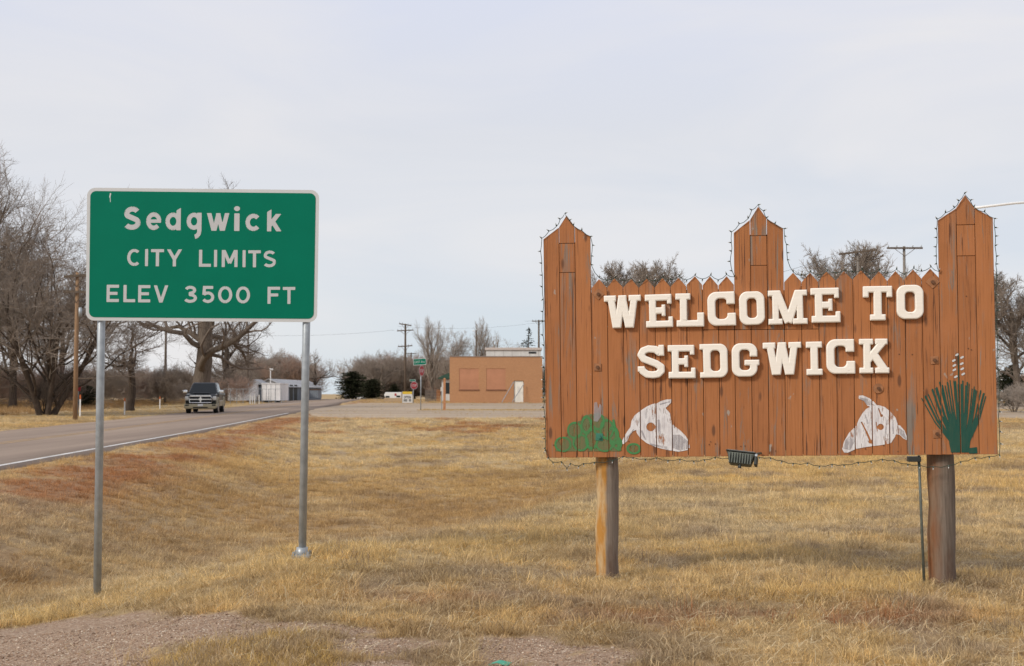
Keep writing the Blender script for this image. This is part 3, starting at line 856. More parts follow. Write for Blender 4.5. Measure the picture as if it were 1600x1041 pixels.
for i in range(NPL):
    z0 = zb(i)
    t3 = (i // 12) * 12
    if i in TIPS:
        px = pxc(i); tip = wl(px, TIPS[i] + rnd.uniform(-1, 1))[1]; sh = tip - .078
        head = [(0, sh + rnd.uniform(-.004, .004)), (.5 + rnd.uniform(-.04, .04), tip), (1, sh + rnd.uniform(-.004, .004))]
    else:
        T = TOW[t3]; k_ = i - t3
        zs0, zs1 = wl(*T['sh'][0])[1], wl(*T['sh'][1])[1]; zm0, zm1 = wl(*T['mid'][0])[1], wl(*T['mid'][1])[1]
        head = {0: [(0, zs0), (1, zm0)], 1: [(0, zm0 + .004), (.5, wl(*T['pk'])[1]), (1, zm1 + .004)], 2: [(0, zm1), (1, zs1)]}[k_]
        if k_ == 1:
            c0, c1 = wl(T['pk'][0], T['cut'][0])[1], wl(T['pk'][0], T['cut'][1])[1]
            plank(i, c0 + .002, 0, head); plank(i, c1 + .002, c0 - .002)
            if 10 <= i <= 16: plank(i, zcut + .002, c1 - .002); plank(i, z0, zcut - .002)
            else: plank(i, z0, c1 - .002)
            continue
    if 10 <= i <= 16: plank(i, zcut + .002, 0, head); plank(i, z0, zcut - .002)
    else: plank(i, z0, 0, head)
# dark backing sheets behind the joints
mb = MB()
for i0_, i1_, zt_ in ((0, 3, tL[1] - .03), (3, 12, 2.50), (12, 15, wl(1184, 366)[1]), (15, 24, 2.52), (24, 27, wl(1508, 348)[1])):
    za_ = bL[1] + .02
    a0_, a1_, b0_, b1_ = bnd(i0_, za_) + .003, bnd(i1_, za_) - .003, bnd(i0_, zt_) + .003, bnd(i1_, zt_) - .003
    zr0, zr1 = zb(i0_) + .012, zb(i1_) + .012
    mb.add([(a0_, .0292, zr0), (a1_, .0292, zr1), (b1_, .0292, zt_), (b0_, .0292, zt_), (a0_, .0305, zr0), (a1_, .0305, zr1), (b1_, .0305, zt_), (b0_, .0305, zt_)], [(0, 1, 2, 3), (7, 6, 5, 4), (0, 4, 5, 1), (1, 5, 6, 2), (2, 6, 7, 3), (3, 7, 4, 0)])
a0_, a1_ = bnd(0, 1.1) + .02, bnd(27, 1.1) - .02
mb.box(a0_, a1_, .0312, .0325, 1.12, 2.48)
mb.box(bnd(12, 2.5) + .002, bnd(15, 2.5) - .002, .0312, .0325, 2.481, 2.86)
mb.build('backing', simple('dark_backing', (.055, .025, .014), .95), ws)
# rails behind the planks
for zz in (1.16, 1.95, 2.44):
    MB().box(.03, 3.74, .034, .072, zz - .045, zz + .045).build('rail', M['bark'], ws)
def wlb(px, py, o_=.18):                   # the same on the plane of the posts behind the boards
    d = ray(px, py); c = Vector((0, 0, CAMZ)); bk = Vector((-wd.y, wd.x, 0)); t = (WL + bk * o_ - c).dot(wn_) / d.dot(wn_); p = c + d * t
    return (p - WL).dot(wd), p.z
# posts
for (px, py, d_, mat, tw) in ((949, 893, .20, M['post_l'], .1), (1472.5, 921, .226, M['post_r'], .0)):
    a_, c_ = wlb(px, py)
    t_ = wlb(px if px < 1200 else 1470.5, 720)[0]
    wp = WL + wd * a_ + Vector((-wd.y, wd.x, 0)) * .18
    zg = g(wp.x, wp.y)
    pts, rad = [], []
    for k_ in range(12):
        f = k_ / 11
        pts.append((.0 + (t_ - a_) * f + .006 * math.sin(k_ * 1.9), 0, -.3 + (2.35 - zg + .3) * f)); rad.append(d_ / 2 * (1.01 - .05 * f) + .004 * math.sin(k_ * 2.7))
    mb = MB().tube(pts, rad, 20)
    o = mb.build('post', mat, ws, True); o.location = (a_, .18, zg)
# raised letters
ROW = [('W', 943.5, 1002, 461, 513), ('E', 1007.5, 1051.5, 459.5, 512), ('L', 1055, 1100.5, 458, 511), ('C', 1105, 1150, 455.5, 509.5), ('O', 1154.7, 1195.3, 455, 508.2),
       ('M', 1200, 1262, 453, 507.2), ('E', 1266.5, 1313.5, 449.5, 504.5), ('T', 1348.5, 1395, 446.6, 501.2), ('O', 1401, 1443.8, 444.8, 499),
       ('S', 995.7, 1039.5, 539, 591.8), ('E', 1043, 1087, 538.8, 591.8), ('D', 1093, 1137.5, 537, 590.8), ('G', 1143, 1187, 536, 589.2), ('W', 1192, 1253, 534.5, 586.5),
       ('I', 1259.5, 1285.5, 533.5, 586.8), ('C', 1291, 1336.6, 529.6, 584.8), ('K', 1342.5, 1390, 529, 584)]
for ch, x0, x1, y0, y1 in ROW:
    xm, ym = (x0 + x1) / 2, (y0 + y1) / 2
    # the front stands 45 mm proud of the boards
    def wlf(px, py, o_=.045):
        d = ray(px, py); c = Vector((0, 0, CAMZ)); t = (WL + wn_ * o_ - c).dot(wn_) / d.dot(wn_); p = c + d * t
        return (p - WL).dot(wd), p.z
    a0, a1 = wlf(x0, ym)[0], wlf(x1, ym)[0]; zt, zl = wlf(xm, y0)[1], wlf(xm, y1)[1]
    gw, f = SLAB[ch]
    base_f = place_glyph(f, gw, a0, a1, zt, zl)
    sk = .012 + rnd.uniform(-.012, .012); cx_ = (a0 + a1) / 2; cz_ = (zt + zl) / 2
    fn = (lambda bf, sk, cx_, cz_: (lambda x, z: bf(cx_ + (x - cx_) + sk * (z - cz_), cz_ + (z - cz_) - sk * (x - cx_)) + .0025))(base_f, sk, cx_, cz_)
    solid('letter', fn, (a0 - .02, a1 + .02, zl - .02, zt + .02), .0052, -.045, .0435, M['letter'], ws, bevel=.008, loc=(cx_, 0, cz_))
BND = [(bnd(i, 0), bnd(i, 1) - bnd(i, 0)) for i in range(NPL + 1)]
# painted pictures: thin coats cut at the joints between planks
def painted(name, f, px0, py0, px1, py1, mat, yf, cell=.006, label=None):
    a0, c0 = wl(px0, py1); a1, c1 = wl(px1, py0)
    def fn(x, z):
        d = f(x, z)
        for i in range(NPL + 1):
            d = np.maximum(d, .0042 - np.abs(x - (BND[i][0] + BND[i][1] * z)))
        z0 = bL[1] + (bR[1] - bL[1]) * (x - bL[0]) / (bR[0] - bL[0])
        return np.maximum(d, z0 + .004 - z)
    o = solid(name, fn, (a0, a1, c0, c1), cell, yf, 0, mat, ws)
    if label: o['label'] = label
    return o
z3 = lambda x, y: wl(840 + x / 5.926, 600 + y / 5.926)
z4 = lambda x, y: wl(1290 + x / 5.204, 540 + y / 5.204)
sk1 = [z3(*p) for p in [(1095, 180), (1150, 195), (1190, 230), (1225, 270), (1235, 330), (1260, 385), (1320, 430), (1370, 480), (1400, 530), (1410, 590), (1390, 612), (1310, 628), (1200, 612), (1100, 588), (1010, 548), (950, 500), (918, 455), (915, 425), (880, 440), (850, 480), (835, 520), (820, 540), (790, 560), (780, 535), (800, 490), (830, 440), (860, 400), (870, 340), (900, 290), (950, 250), (1010, 210), (1060, 188)]]
hn1 = [z3(*p) for p in [(1095, 185), (1140, 160), (1190, 145), (1238, 142), (1235, 175), (1200, 210), (1180, 225), (1150, 200)]]
ey1 = z3(1048, 398)
painted('painted_skull', sub(U(poly(sk1), poly(hn1)), disc(*ey1, .038)), 968, 620, 1082, 712, M['skull'], -.0042, label='white painted cow skull facing right')
sk2 = [z4(*p) for p in [(370, 495), (430, 485), (480, 500), (530, 540), (570, 590), (585, 640), (575, 700), (565, 740), (530, 795), (450, 810), (330, 825), (250, 840), (180, 872), (150, 870), (133, 840), (150, 780), (190, 710), (250, 650), (270, 600), (300, 550), (330, 515)]]
hn2 = [z4(*p) for p in [(255, 410), (300, 405), (350, 425), (390, 455), (415, 485), (385, 505), (340, 490), (310, 450), (265, 430)]]
hn3 = [z4(*p) for p in [(575, 645), (605, 650), (640, 690), (660, 740), (660, 772), (630, 755), (600, 725), (570, 722)]]
ey2 = z4(447, 662)
crk = U(seg(*z4(290, 620), *z4(330, 700), .012), seg(*z4(330, 700), *z4(365, 780), .016), seg(*z4(410, 620), *z4(420, 700), .008), seg(*z4(430, 510), *z4(450, 570), .010), disc(*z4(362, 782), .016), disc(*z4(455, 570), .012))
painted('painted_skull', sub(U(poly(sk2), poly(hn2), poly(hn3)), U(disc(*ey2, .026), crk)), 1312, 614, 1420, 710, M['skull'], -.0042, label='white painted cow skull facing left')
M['skull_shade'] = mk_paint('grey_brushed_shading', (.42, .39, .395), .485, (.34, .31, .315), .6)
shade1 = U(poly([z3(*p) for p in [(1250, 470), (1320, 470), (1395, 535), (1398, 600), (1310, 615), (1240, 590)]]), seg(*z3(1010, 230), *z3(1000, 320), .014), seg(*z3(1060, 220), *z3(1068, 330), .012), seg(*z3(1120, 330), *z3(1130, 470), .022), seg(*z3(960, 430), *z3(1000, 520), .016), seg(*z3(1040, 560), *z3(1200, 590), .018), seg(*z3(830, 500), *z3(890, 420), .010), seg(*z3(1130, 190), *z3(1225, 165), .012))
painted('skull_shading', inter(shade1, sub(U(poly(sk1), poly(hn1)), disc(*ey1, .038))), 968, 620, 1082, 712, M['skull_shade'], -.0052)['kind'] = 'stuff'
shade2 = U(poly([z4(*p) for p in [(145, 840), (160, 770), (220, 710), (235, 780), (200, 850)]]), poly([z4(*p) for p in [(575, 650), (640, 700), (655, 765), (600, 720)]]), poly([z4(*p) for p in [(265, 420), (350, 435), (400, 490), (330, 480)]]), seg(*z4(320, 560), *z4(345, 640), .012), seg(*z4(370, 600), *z4(378, 700), .009), seg(*z4(500, 600), *z4(480, 760), .012), seg(*z4(545, 620), *z4(550, 720), .012))
painted('skull_shading', inter(shade2, sub(U(poly(sk2), poly(hn2), poly(hn3)), U(disc(*ey2, .026), crk))), 1312, 614, 1420, 710, M['skull_shade'], -.0052)['kind'] = 'stuff'
painted('worn_streak', poly([z3(*p) for p in [(520, 345), (522, 175), (552, 165), (562, 240), (575, 180), (592, 205), (588, 300), (556, 350)]]), 924, 625, 944, 662, M['skull_shade'], -.0056)
px_m = .0057 / 5.926 * .98
pads = [(235, 560, 80, 72), (345, 430, 72, 80), (400, 545, 75, 80), (452, 380, 50, 90), (500, 510, 62, 100), (560, 350, 62, 80), (640, 420, 68, 95), (700, 480, 55, 90), (620, 560, 85, 70), (740, 550, 45, 60), (890, 600, 68, 52)]
def ell(cx, cy, rx, ry):
    c = z3(cx, cy)
    def f(x, z):
        q = np.hypot((x - c[0]) / (rx * px_m), (z - c[1]) / (ry * px_m)); return (q - 1) * min(rx, ry) * px_m
    return f
def ring(cx, cy, rx, ry, wd_): 
    e_ = ell(cx, cy, rx, ry); return lambda x, z: np.abs(e_(x, z) + wd_ / 2) - wd_ / 2
painted('painted_cactus', U(poly([z3(*p) for p in [(165, 625), (175, 530), (285, 480), (290, 390), (350, 350), (420, 335), (440, 290), (560, 266), (640, 310), (700, 385), (745, 480), (765, 625)]]), *[ell(*p) for p in pads]), 858, 636, 1006, 714, M['cactus_wash'], -.0034, label='prickly pear cactus painted in a thin green wash')
painted('cactus_outline', U(*[ring(*p, .016) for p in pads], seg(*z3(700, 330), *z3(740, 520), .02), seg(*z3(745, 500), *z3(760, 620), .03)), 858, 636, 1006, 714, M['cactus'], -.0046)
rnd = random.Random(3)
yb = [z4(1035, 870), z4(1160, 865)]
lv = []
for k_ in range(30):
    f = k_ / 29; a_ = -1 + 2 * f
    tipx = 1048 + a_ * 262 + rnd.uniform(-10, 10)
    tipy = 300 + 130 * abs(a_) ** 2.2 + rnd.uniform(-25, 22)
    bx0 = 1092 + a_ * 72; by0 = 790 - 10 * (1 - abs(a_))
    mx_, my_ = (bx0 + tipx) / 2 + a_ * 14, (by0 + tipy) / 2 + 10
    w_ = .0095 + rnd.uniform(-.003, .003)
    lv += [seg(*z4(bx0, by0), *z4(mx_, my_), w_ * 1.25, True), seg(*z4(mx_, my_), *z4(tipx, tipy), w_, True)]
blk = [z4(*p) for p in [(1020, 870), (1005, 800), (1000, 745), (1060, 700), (1085, 610), (1112, 610), (1140, 700), (1180, 745), (1165, 870)]]
blk2 = [z4(*p) for p in [(1165, 835), (1230, 825), (1235, 878), (1165, 880)]]
painted('painted_yucca', U(*lv, poly(blk), poly(blk2), seg(*z4(1085, 560), *z4(1078, 75), .010)), 1432, 546, 1552, 712, M['yucca'], -.0042, .0045, label='dark green painted yucca plant')
fl = []
for (x_, y_) in ((1068, 75), (1108, 97), (1042, 122), (1106, 148), (1046, 162), (1110, 190), (1046, 198), (1118, 232), (1058, 254)):
    fl.append(seg(*z4(x_ - 7, y_ + 4), *z4(x_ + 7, y_ - 4), .016, True))
painted('painted_blossoms', U(*fl), 1482, 548, 1512, 596, M['sheet_white'], -.0046, .0035)
# washers and bolts
def bolt(px, py, dia, mat, sz=.042):
    a_, c_ = wl(px, py)
    mt = Matrix.Translation((a_, 0, c_)) @ Matrix.Rotation(R(45 if dia else rnd.uniform(-6, 6)), 4, 'Y')
    o = MB().box(-sz, sz, -.008, -.0015, -sz, sz, mt).build('washer', mat, ws, bevel=.002, seg=1)
    q = MB().tube([(a_, -.008, c_), (a_, -.024, c_)], .016, 6).build('bolt', M['rust'] if mat is not M['teal_iron'] else mat, o)
for a_ in ((935, 460, 1, M['painted_iron'], .036), (934, 574, 0, M['painted_iron'], .032), (1457, 441, 1, M['painted_iron'], .040), (1460, 563, 0, M['painted_iron'], .032), (1464, 678, 0, M['painted_iron'], .034), (936.5, 683, 0, M['teal_iron'], .032)): bolt(*a_)
a_, c_ = wl(1372, 607)
o = MB().tube([(a_, -.0015, c_), (a_, -.010, c_)], .042, 16).build('washer', M['painted_iron'], ws); MB().tube([(a_ + .004, -.010, c_), (a_ + .004, -.026, c_)], .015, 6).build('bolt', M['rust'], o)
for k_ in range(26):
    i = rnd.randrange(NPL); a_ = bnd(i + rnd.uniform(.25, .75), 1.8); c_ = rnd.choice((1.13, 1.17, 1.93, 1.97, 2.42)) + rnd.uniform(-.02, .02)
    MB().tube([(a_, -.001, c_), (a_, -.0045, c_)], .0055, 6).build('nail', M['rust'], ws)

# string of small lights round the edge of the welcome sign
path = []
rnd = random.Random(8)
def run(p, q, step=15, out=(0, 0), amp=4):
    n = max(1, int(math.hypot(q[0] - p[0], q[1] - p[1]) / step))
    for k_ in range(n):
        f = k_ / n
        a = rnd.uniform(-.1, 1) * amp * .5 if k_ else 0
        path.append((p[0] + (q[0] - p[0]) * f + out[0] * a, p[1] + (q[1] - p[1]) * f + out[1] * a + (rnd.uniform(-2, 2) if k_ else 0), out))
run((853, 700), (850.5, 560), 15, (-1, 0), 4); run((850.5, 560), (848, 374), 17, (-1, 0), 7)
run((847, 373), (870, 354), 13, (-.5, -.8), 5); run((870, 354), (883, 334), 11, (-.6, -.6), 3); run((883, 334), (896, 353), 11, (.7, -.6), 5); run((896, 353), (922, 368), 13, (.5, -.8), 3)
run((923, 370), (924, 427), 13, (1, 0), 6)
tips = sorted(TIPS)
def pick(lst):
    for i in lst:
        path.append((pxc(i) + 1, TIPS[i] - 1.5, (0, -1)))
        path.append((pxc(i) + 13, TIPS[i] + rnd.uniform(1, 6), (0, rnd.choice((-1, -1, 1)))))
pick(range(3, 12))
run((1144, 424), (1143, 366), 12, (-1, 0), 6); run((1143, 363), (1169, 342), 13, (-.5, -.8), 6); run((1169, 342), (1182, 321), 11, (-.6, -.6), 5); run((1184, 321), (1197, 341), 11, (.7, -.7), 7); run((1197, 341), (1224, 356), 11, (.5, -.8), 6); run((1225, 358), (1228, 420), 11, (1, 0), 6)
pick(range(15, 24))
run((1463, 412), (1464, 346), 13, (-1, 0), 7); run((1464, 343), (1491, 325), 12, (-.5, -.8), 4); run((1491, 325), (1505, 303), 11, (-.7, -.5), 2); run((1506, 303), (1521, 324), 11, (.7, -.6), 6); run((1521, 324), (1552, 340), 12, (.5, -.8), 5)
run((1553, 342), (1557, 560), 14, (1, 0), 5); run((1557, 560), (1561, 708), 15, (1, 0), 6)
for p in ((1561, 710), (1545, 713), (1522, 715), (1500, 721), (1482, 727), (1458, 729), (1436, 727), (1418, 725), (1396, 719), (1378, 717), (1360, 720), (1340, 722), (1318, 726), (1300, 725), (1280, 728), (1262, 723), (1240, 724), (1222, 720), (1204, 715), (1186, 714), (1160, 712), (1138, 716), (1118, 714), (1100, 718), (1084, 720), (1062, 717), (1044, 719), (1026, 715), (1008, 717), (990, 715), (974, 713), (958, 719), (930, 722), (912, 724), (905, 728), (892, 724), (886, 731), (878, 721), (864, 722), (857, 714), (853, 702)):
    path.append((p[0], p[1], (0, 1)))
sl_ = thing('string_lights', 'dark green wire of small bulbs strung round the edge of the wooden welcome sign', 'string lights', WL, wang)
wp = []
for (px, py, o_) in path:
    a_, c_ = wl(px, py); wp.append(Vector((a_, -.016 + rnd.uniform(-.004, .002), c_)))
sm = []
for p, q in zip(wp[:-1], wp[1:]):
    mid = (p + q) / 2; mid.z -= min(.012, (q - p).length * .10); mid.x += rnd.uniform(-.004, .004)
    sm += [p, mid]
sm.append(wp[-1])
MB().tube(sm, .0029, 5).build('wire', M['wire'], sl_, True)
mb = MB().tube([(0, 0, 0), (0, 0, .016)], .0055, 6); mb.mi = 1; mb.tube([(0, 0, .016), (0, 0, .024), (0, 0, .030)], [.0038, .0036, .001], 6)
bm_ = mb.mesh('bulb', [M['bulb'], M['bulb_tip']])
for (px, py, o_), p in zip(path, wp):
    d = Vector((o_[0] + rnd.uniform(-.5, .5), -.35 + rnd.uniform(-.3, .2), -o_[1] + rnd.uniform(-.5, .5))).normalized()
    o = inst('bulb', bm_, p, parent=sl_); o.rotation_euler = d.to_track_quat('Z', 'Y').to_euler()

# flood light under the sign's lower edge
a_, c_ = wl(1157, 716)
fp = WL + wd * a_ - Vector((-wd.y, wd.x, 0)) * .16
fl_ = thing('flood_light', 'grey green ribbed flood light hanging under the lower edge of the wooden sign', 'flood light', (fp.x, fp.y, c_), wang + R(-8))
mt = Matrix.Rotation(R(5.5), 4, 'Y') @ Matrix.Rotation(R(-16), 4, 'X')
T8 = [mt @ Vector(p) for p in ((-.088, -.045, -.055), (.088, -.045, -.055), (.088, .04, -.055), (-.088, .04, -.055), (-.115, -.062, .045), (.115, -.062, .045), (.115, .07, .045), (-.115, .07, .045))]
hs = MB().hexa(T8[:4], T8[4:]).build('housing', M['flood'], fl_, bevel=.008)
for k_ in range(9):
    x_ = -.088 + k_ * .022
    MB().box(x_ - .0035, x_ + .0035, -.072, -.040, -.050, .036, mt).build('rib', M['flood'], hs)
MB().box(-.124, .124, -.074, .08, .045, .056, mt).build('rim', M['dark_metal'], fl_, bevel=.003)
MB().box(-.112, .112, -.062, .068, .056, .060, mt).build('lens', M['flood_glass'], fl_)
MB().tube([mt @ Vector((0, -.03, -.055)), mt @ Vector((0, -.03, -.082))], .015, 10).build('knob', M['dark_metal'], fl_)
MB().box(.115, .140, -.05, .05, -.045, .03, mt).build('junction_cap', M['dark_metal'], fl_, bevel=.006)
MB().tube([mt @ Vector((.10, .0, .03)), mt @ Vector((.125, .06, .075)), mt @ Vector((.145, .14, .10))], .011, 8).build('bracket', M['flood'], fl_, True)
MB().tube([mt @ Vector((.128, -.052, .035)), mt @ Vector((.128, -.062, .035))], .012, 8).build('bolt', M['galv'], fl_)
# conduit with its box beside the right post
a_, c_ = wl(1429, 712)
o1 = WL + wd * a_ + Vector((-wd.y, wd.x, 0)) * .06
cd = thing('electrical_conduit', 'thin grey green conduit pipe running to the ground left of the right sign post', 'conduit', (o1.x, o1.y, 0), wang)
t0 = wl(1437.5, 718); t1 = wl(1446.5, 915)
zg = g(*(WL + wd * t1[0]).xy)
MB().tube([(t0[0] - a_, .0, t0[1] + .03), (t0[0] - a_ + (t1[0] - t0[0]) * .45, .01, 1.5 * .4), (t1[0] - a_, .0, zg - .1)], .0115, 10).build('pipe', M['flood'], cd, True)
MB().box(-.05, .055, -.05, .035, t0[1] - .022, t0[1] + .022).build('junction_box', M['dark_metal'], cd, bevel=.004)

# ------------------------------------------------------------------ bare trees
def mk_tree(seed, height, tr, crown_w=.8, fork=.3, limbs=7, nb=(8, 8, 6), gnarl=.22, droop=0.0, lean=0., up=.12, twig_r=.011, stems=1, ang=(28, 62), lenk=.62):
    rn = random.Random(seed)
    br = {0: [], 1: [], 2: [], 3: [], 4: []}
    def rv(): return Vector((rn.gauss(0, 1), rn.gauss(0, 1), rn.gauss(0, 1)))
    nseg = {0: 7, 1: 7, 2: 5, 3: 3, 4: 2}
    def grow(p, d, ln, r, lv, r_end):
        n = nseg[lv]; pts = [p.copy()]; rad = [r]; q = p.copy(); dd = d.copy()
        for k in range(n):
            dd = (dd + rv() * gnarl * (.26 if lv == 0 else 1) * (.8 if lv < 3 else .6) + Vector((0, 0, up if lv < 3 else up * .6 - droop))).normalized()
            q = q + dd * (ln / n); pts.append(q.copy()); rad.append(r + (r_end - r) * ((k + 1) / n) ** .8)
        br[lv].append((pts, rad))
        if lv == 4: return
        if lv == 0: cnt, t0_ = limbs, fork
        else: cnt, t0_ = nb[lv - 1], (.25 if lv == 1 else .12)
        az = rn.uniform(0, 6.28)
        for c in range(cnt):
            t = t0_ + (1 - t0_) * (c + rn.uniform(.1, .9)) / cnt
            if c == cnt - 1: t = 1.0
            i = min(int(t * n), n - 1); f = t * n - i
            pp = pts[i].lerp(pts[i + 1], f); rr_ = rad[i] + (rad[i + 1] - rad[i]) * f
            tg = (pts[i + 1] - pts[i]).normalized()
            az += 2.4 + rn.uniform(-.6, .6)
            s_ = Vector((math.cos(az), math.sin(az), 0)); s_ = (s_ - tg * s_.dot(tg))
            s_ = s_.normalized() if s_.length > .05 else tg.orthogonal().normalized()
            if lv > 0:
                s_ = (s_ + rv() * .4); s_ = (s_ - tg * s_.dot(tg)).normalized()
            an = R(rn.uniform(*ang)) if t < .99 else R(rn.uniform(5, 25))
            nd = (tg * math.cos(an) + s_ * math.sin(an)).normalized()
            if lv == 0: l2 = height * crown_w * rn.uniform(.42, .62) * (1.08 - .35 * t)
            else: l2 = ln * lenk * rn.uniform(.55, 1.05) * (1.12 - .45 * t)
            r2 = max(twig_r * .8, rr_ * (rn.uniform(.36, .54) if lv == 0 and t < .99 else rn.uniform(.5, .68)))
            if lv >= 2: r2 = max(twig_r * (.9 if lv == 2 else .62), min(r2, twig_r * 2.2))
            grow(pp, nd, l2, r2, lv + 1, max(twig_r * .4, r2 * .4))
    for q in range(stems):
        d0 = Vector((lean + rn.uniform(-.05, .05), rn.uniform(-.05, .05), 1))
        p0 = Vector((0, 0, -.3))
        if stems > 1:
            a = q * 6.28 / stems; d0 = Vector((math.cos(a) * .42, math.sin(a) * .42, 1)); p0 = Vector((math.cos(a) * tr, math.sin(a) * tr, -.3))
        grow(p0, d0.normalized(), height * (.50 if stems == 1 else .42), tr * rn.uniform(.85, 1.1), 0, tr * .55)
        br[0][-1][1][0] *= 1.35
    def batch(levels):
        V, Q, off = [], [], 0
        for lv in levels:
            if not br[lv]: continue
            sd_ = {0: 12, 1: 7, 2: 5, 3: 3, 4: 3}[lv]
            P = np.array([[tuple(p) for p in b[0]] for b in br[lv]]); Rr = np.array([b[1] for b in br[lv]])
            B, n, _ = P.shape
            T = np.gradient(P, axis=1); T /= np.linalg.norm(T, axis=2, keepdims=True) + 1e-9
            ref = np.array((.31, .95, .05)) if lv == 0 else np.array((.36, .48, .80))
            A = np.cross(T, ref); A /= np.linalg.norm(A, axis=2, keepdims=True) + 1e-9
            Bn = np.cross(T, A)
            th = np.arange(sd_) * 2 * np.pi / sd_
            ring_ = P[:, :, None] + Rr[:, :, None, None] * (A[:, :, None] * np.cos(th)[None, None, :, None] + Bn[:, :, None] * np.sin(th)[None, None, :, None])
            V.append(ring_.reshape(-1, 3))
            b_, i_, k_ = np.meshgrid(np.arange(B), np.arange(n - 1), np.arange(sd_), indexing='ij')
            k2 = (k_ + 1) % sd_; o_ = off + b_ * n * sd_
            Q.append(np.stack([o_ + i_ * sd_ + k_, o_ + i_ * sd_ + k2, o_ + (i_ + 1) * sd_ + k2, o_ + (i_ + 1) * sd_ + k_], -1).reshape(-1, 4))
            off += B * n * sd_
        return np.concatenate(V), np.concatenate(Q)
    return batch((0, 1)), batch((2, 3, 4))
TR = {}
def species(key, bark, twig, **kw):
    (v0, q0), (v1, q1) = mk_tree(**kw)
    top = max(v0[:, 2].max(), v1[:, 2].max())
    TR[key] = (np_mesh(key + '_trunk', v0, q0, bark), np_mesh(key + '_crown', v1, q1, twig), top)
species('cottonwood', M['bark'], M['twig'], seed=3, height=16, tr=.36, crown_w=.95, limbs=10, nb=(9, 10, 11), gnarl=.24, fork=.22, twig_r=.009)
species('old_cottonwood', M['bark'], M['twig'], seed=14, height=17, tr=.78, crown_w=.95, limbs=9, nb=(9, 10, 11), gnarl=.34, fork=.34, ang=(35, 78), up=.07, twig_r=.009)
species('crooked_elm', M['bark_dark'], M['twig_dark'], seed=21, height=8.5, tr=.34, crown_w=1.0, limbs=6, nb=(8, 9, 10), gnarl=.40, fork=.45, lean=.10, up=.10, twig_r=.008)
species('bushy_elm', M['bark_dark'], M['twig'], seed=34, height=11, tr=.125, crown_w=.85, limbs=7, nb=(7, 9, 10), gnarl=.22, fork=.1, stems=5, up=.10, twig_r=.008)
species('poplar', M['bark'], M['twig_pale'], seed=45, height=14, tr=.25, crown_w=.62, limbs=13, nb=(8, 9, 7), gnarl=.17, fork=.10, up=.20, ang=(20, 48), twig_r=.010)
species('round_tree', M['bark'], M['twig_pale'], seed=56, height=12, tr=.22, crown_w=.85, limbs=10, nb=(9, 10, 11), gnarl=.24, fork=.25, up=.12, twig_r=.010)
species('dense_crown', M['bark'], M['twig'], seed=81, height=12, tr=.24, crown_w=.66, limbs=14, nb=(10, 10, 10), gnarl=.26, fork=.30, up=.085, twig_r=.014, ang=(28, 62))
species('shrub', M['bark'], M['twig'], seed=67, height=5, tr=.05, crown_w=.85, limbs=6, nb=(7, 6, 5), gnarl=.20, fork=.05, stems=5, up=.12, twig_r=.009)
def tree(name, key, px, py_top, Y, label, rz=0, wide=1.0, bark=None, twig=None, group=None, cat='tree', dz=0):
    x_ = X(px, Y); z_ = g(x_, Y)
    t_, c_, top = TR[key]
    hgt = Z(py_top, Y) - z_
    k_ = hgt / top
    r_ = thing(name, label, cat, (x_, Y, z_ + dz), rz, group)
    r_.scale = (k_ * wide, k_ * wide, k_)
    for nm, me_, mt_ in (('trunk', t_, bark), ('crown', c_, twig)):
        o_ = inst(nm, me_, (0, 0, 0), parent=r_)
        if mt_:
            o_.material_slots[0].link = 'OBJECT'; o_.material_slots[0].material = mt_
    return r_
BG = 'bare trees around the edge of town'
tree('bare_tree', 'cottonwood', -28, 178, 74, 'tall bare tree at the left edge of the photo with its trunk out of frame', 1.0, 1.0, M['bark_dark'], M['twig'], BG)
tree('bare_tree', 'bushy_elm', 72, 288, 73, 'many stemmed dark bare tree left of the tan utility pole', .4, 1.1, None, None, BG)
tree('bare_tree', 'cottonwood', -150, 260, 92, 'bare tree behind the tall one, mostly beyond the left frame edge', 3.1, 1.0, M['bark_dark'], M['twig'], BG)
tree('bare_tree', 'round_tree', 20, 330, 96, 'bare tree behind the many stemmed tree at far left', 2.2, 1.1, M['bark_dark'], M['twig'], BG)
tree('bare_tree', 'round_tree', 95, 405, 112, 'small bare tree seen behind the tan utility pole', .9, 1.2, M['bark_dark'], M['twig'], BG)
tree('bare_tree', 'crooked_elm', 203, 480, 88, 'crooked dark bare tree leaning just right of the left sign post', 2.6, 1.15, None, None, BG)
tree('bare_tree', 'old_cottonwood', 312, 262, 98, 'huge bare tree with thick grey trunk directly behind the pickup', .6, .92, M['bark'], M['twig_dark'], BG)
tree('bare_tree', 'old_cottonwood', 356, 455, 142, 'forked bare tree with dark limbs right of the huge trunk', 4.3, .85, M['bark_dark'], M['twig_dark'], BG)
tree('bare_tree', 'round_tree', 425, 542, 190, 'pale bare tree behind the grey metal barn roof', .2, 1.2, None, M['twig'], BG)
tree('bare_tree', 'round_tree', 455, 548, 196, 'bare tree between the metal barn and the right sign post', 1.7, 1.15, None, M['twig'], BG)
tree('bare_tree', 'crooked_elm', 492, 543, 170, 'small bare tree at the road crest right of the steel sign post', 5.0, .95, M['bark_dark'], M['twig'], BG)
tree('bare_tree', 'round_tree', 395, 540, 200, 'bare tree rising behind the small gabled shed', 3.3, 1.2, None, M['twig'], BG)
tree('bare_tree', 'crooked_elm', 598, 556, 215, 'leaning bare tree between the dark evergreens and the tall crossarm pole', 1.2, 1.5, M['bark'], M['twig'], BG)
tree('bare_tree', 'round_tree', 617, 560, 230, 'russet bare tree left of the tall crossarm pole', .5, 1.3, None, M['twig_red'], BG)
tree('bare_tree', 'round_tree', 648, 566, 236, 'russet bare tree behind the green street name sign', 2.5, 1.4, None, M['twig_red'], BG)
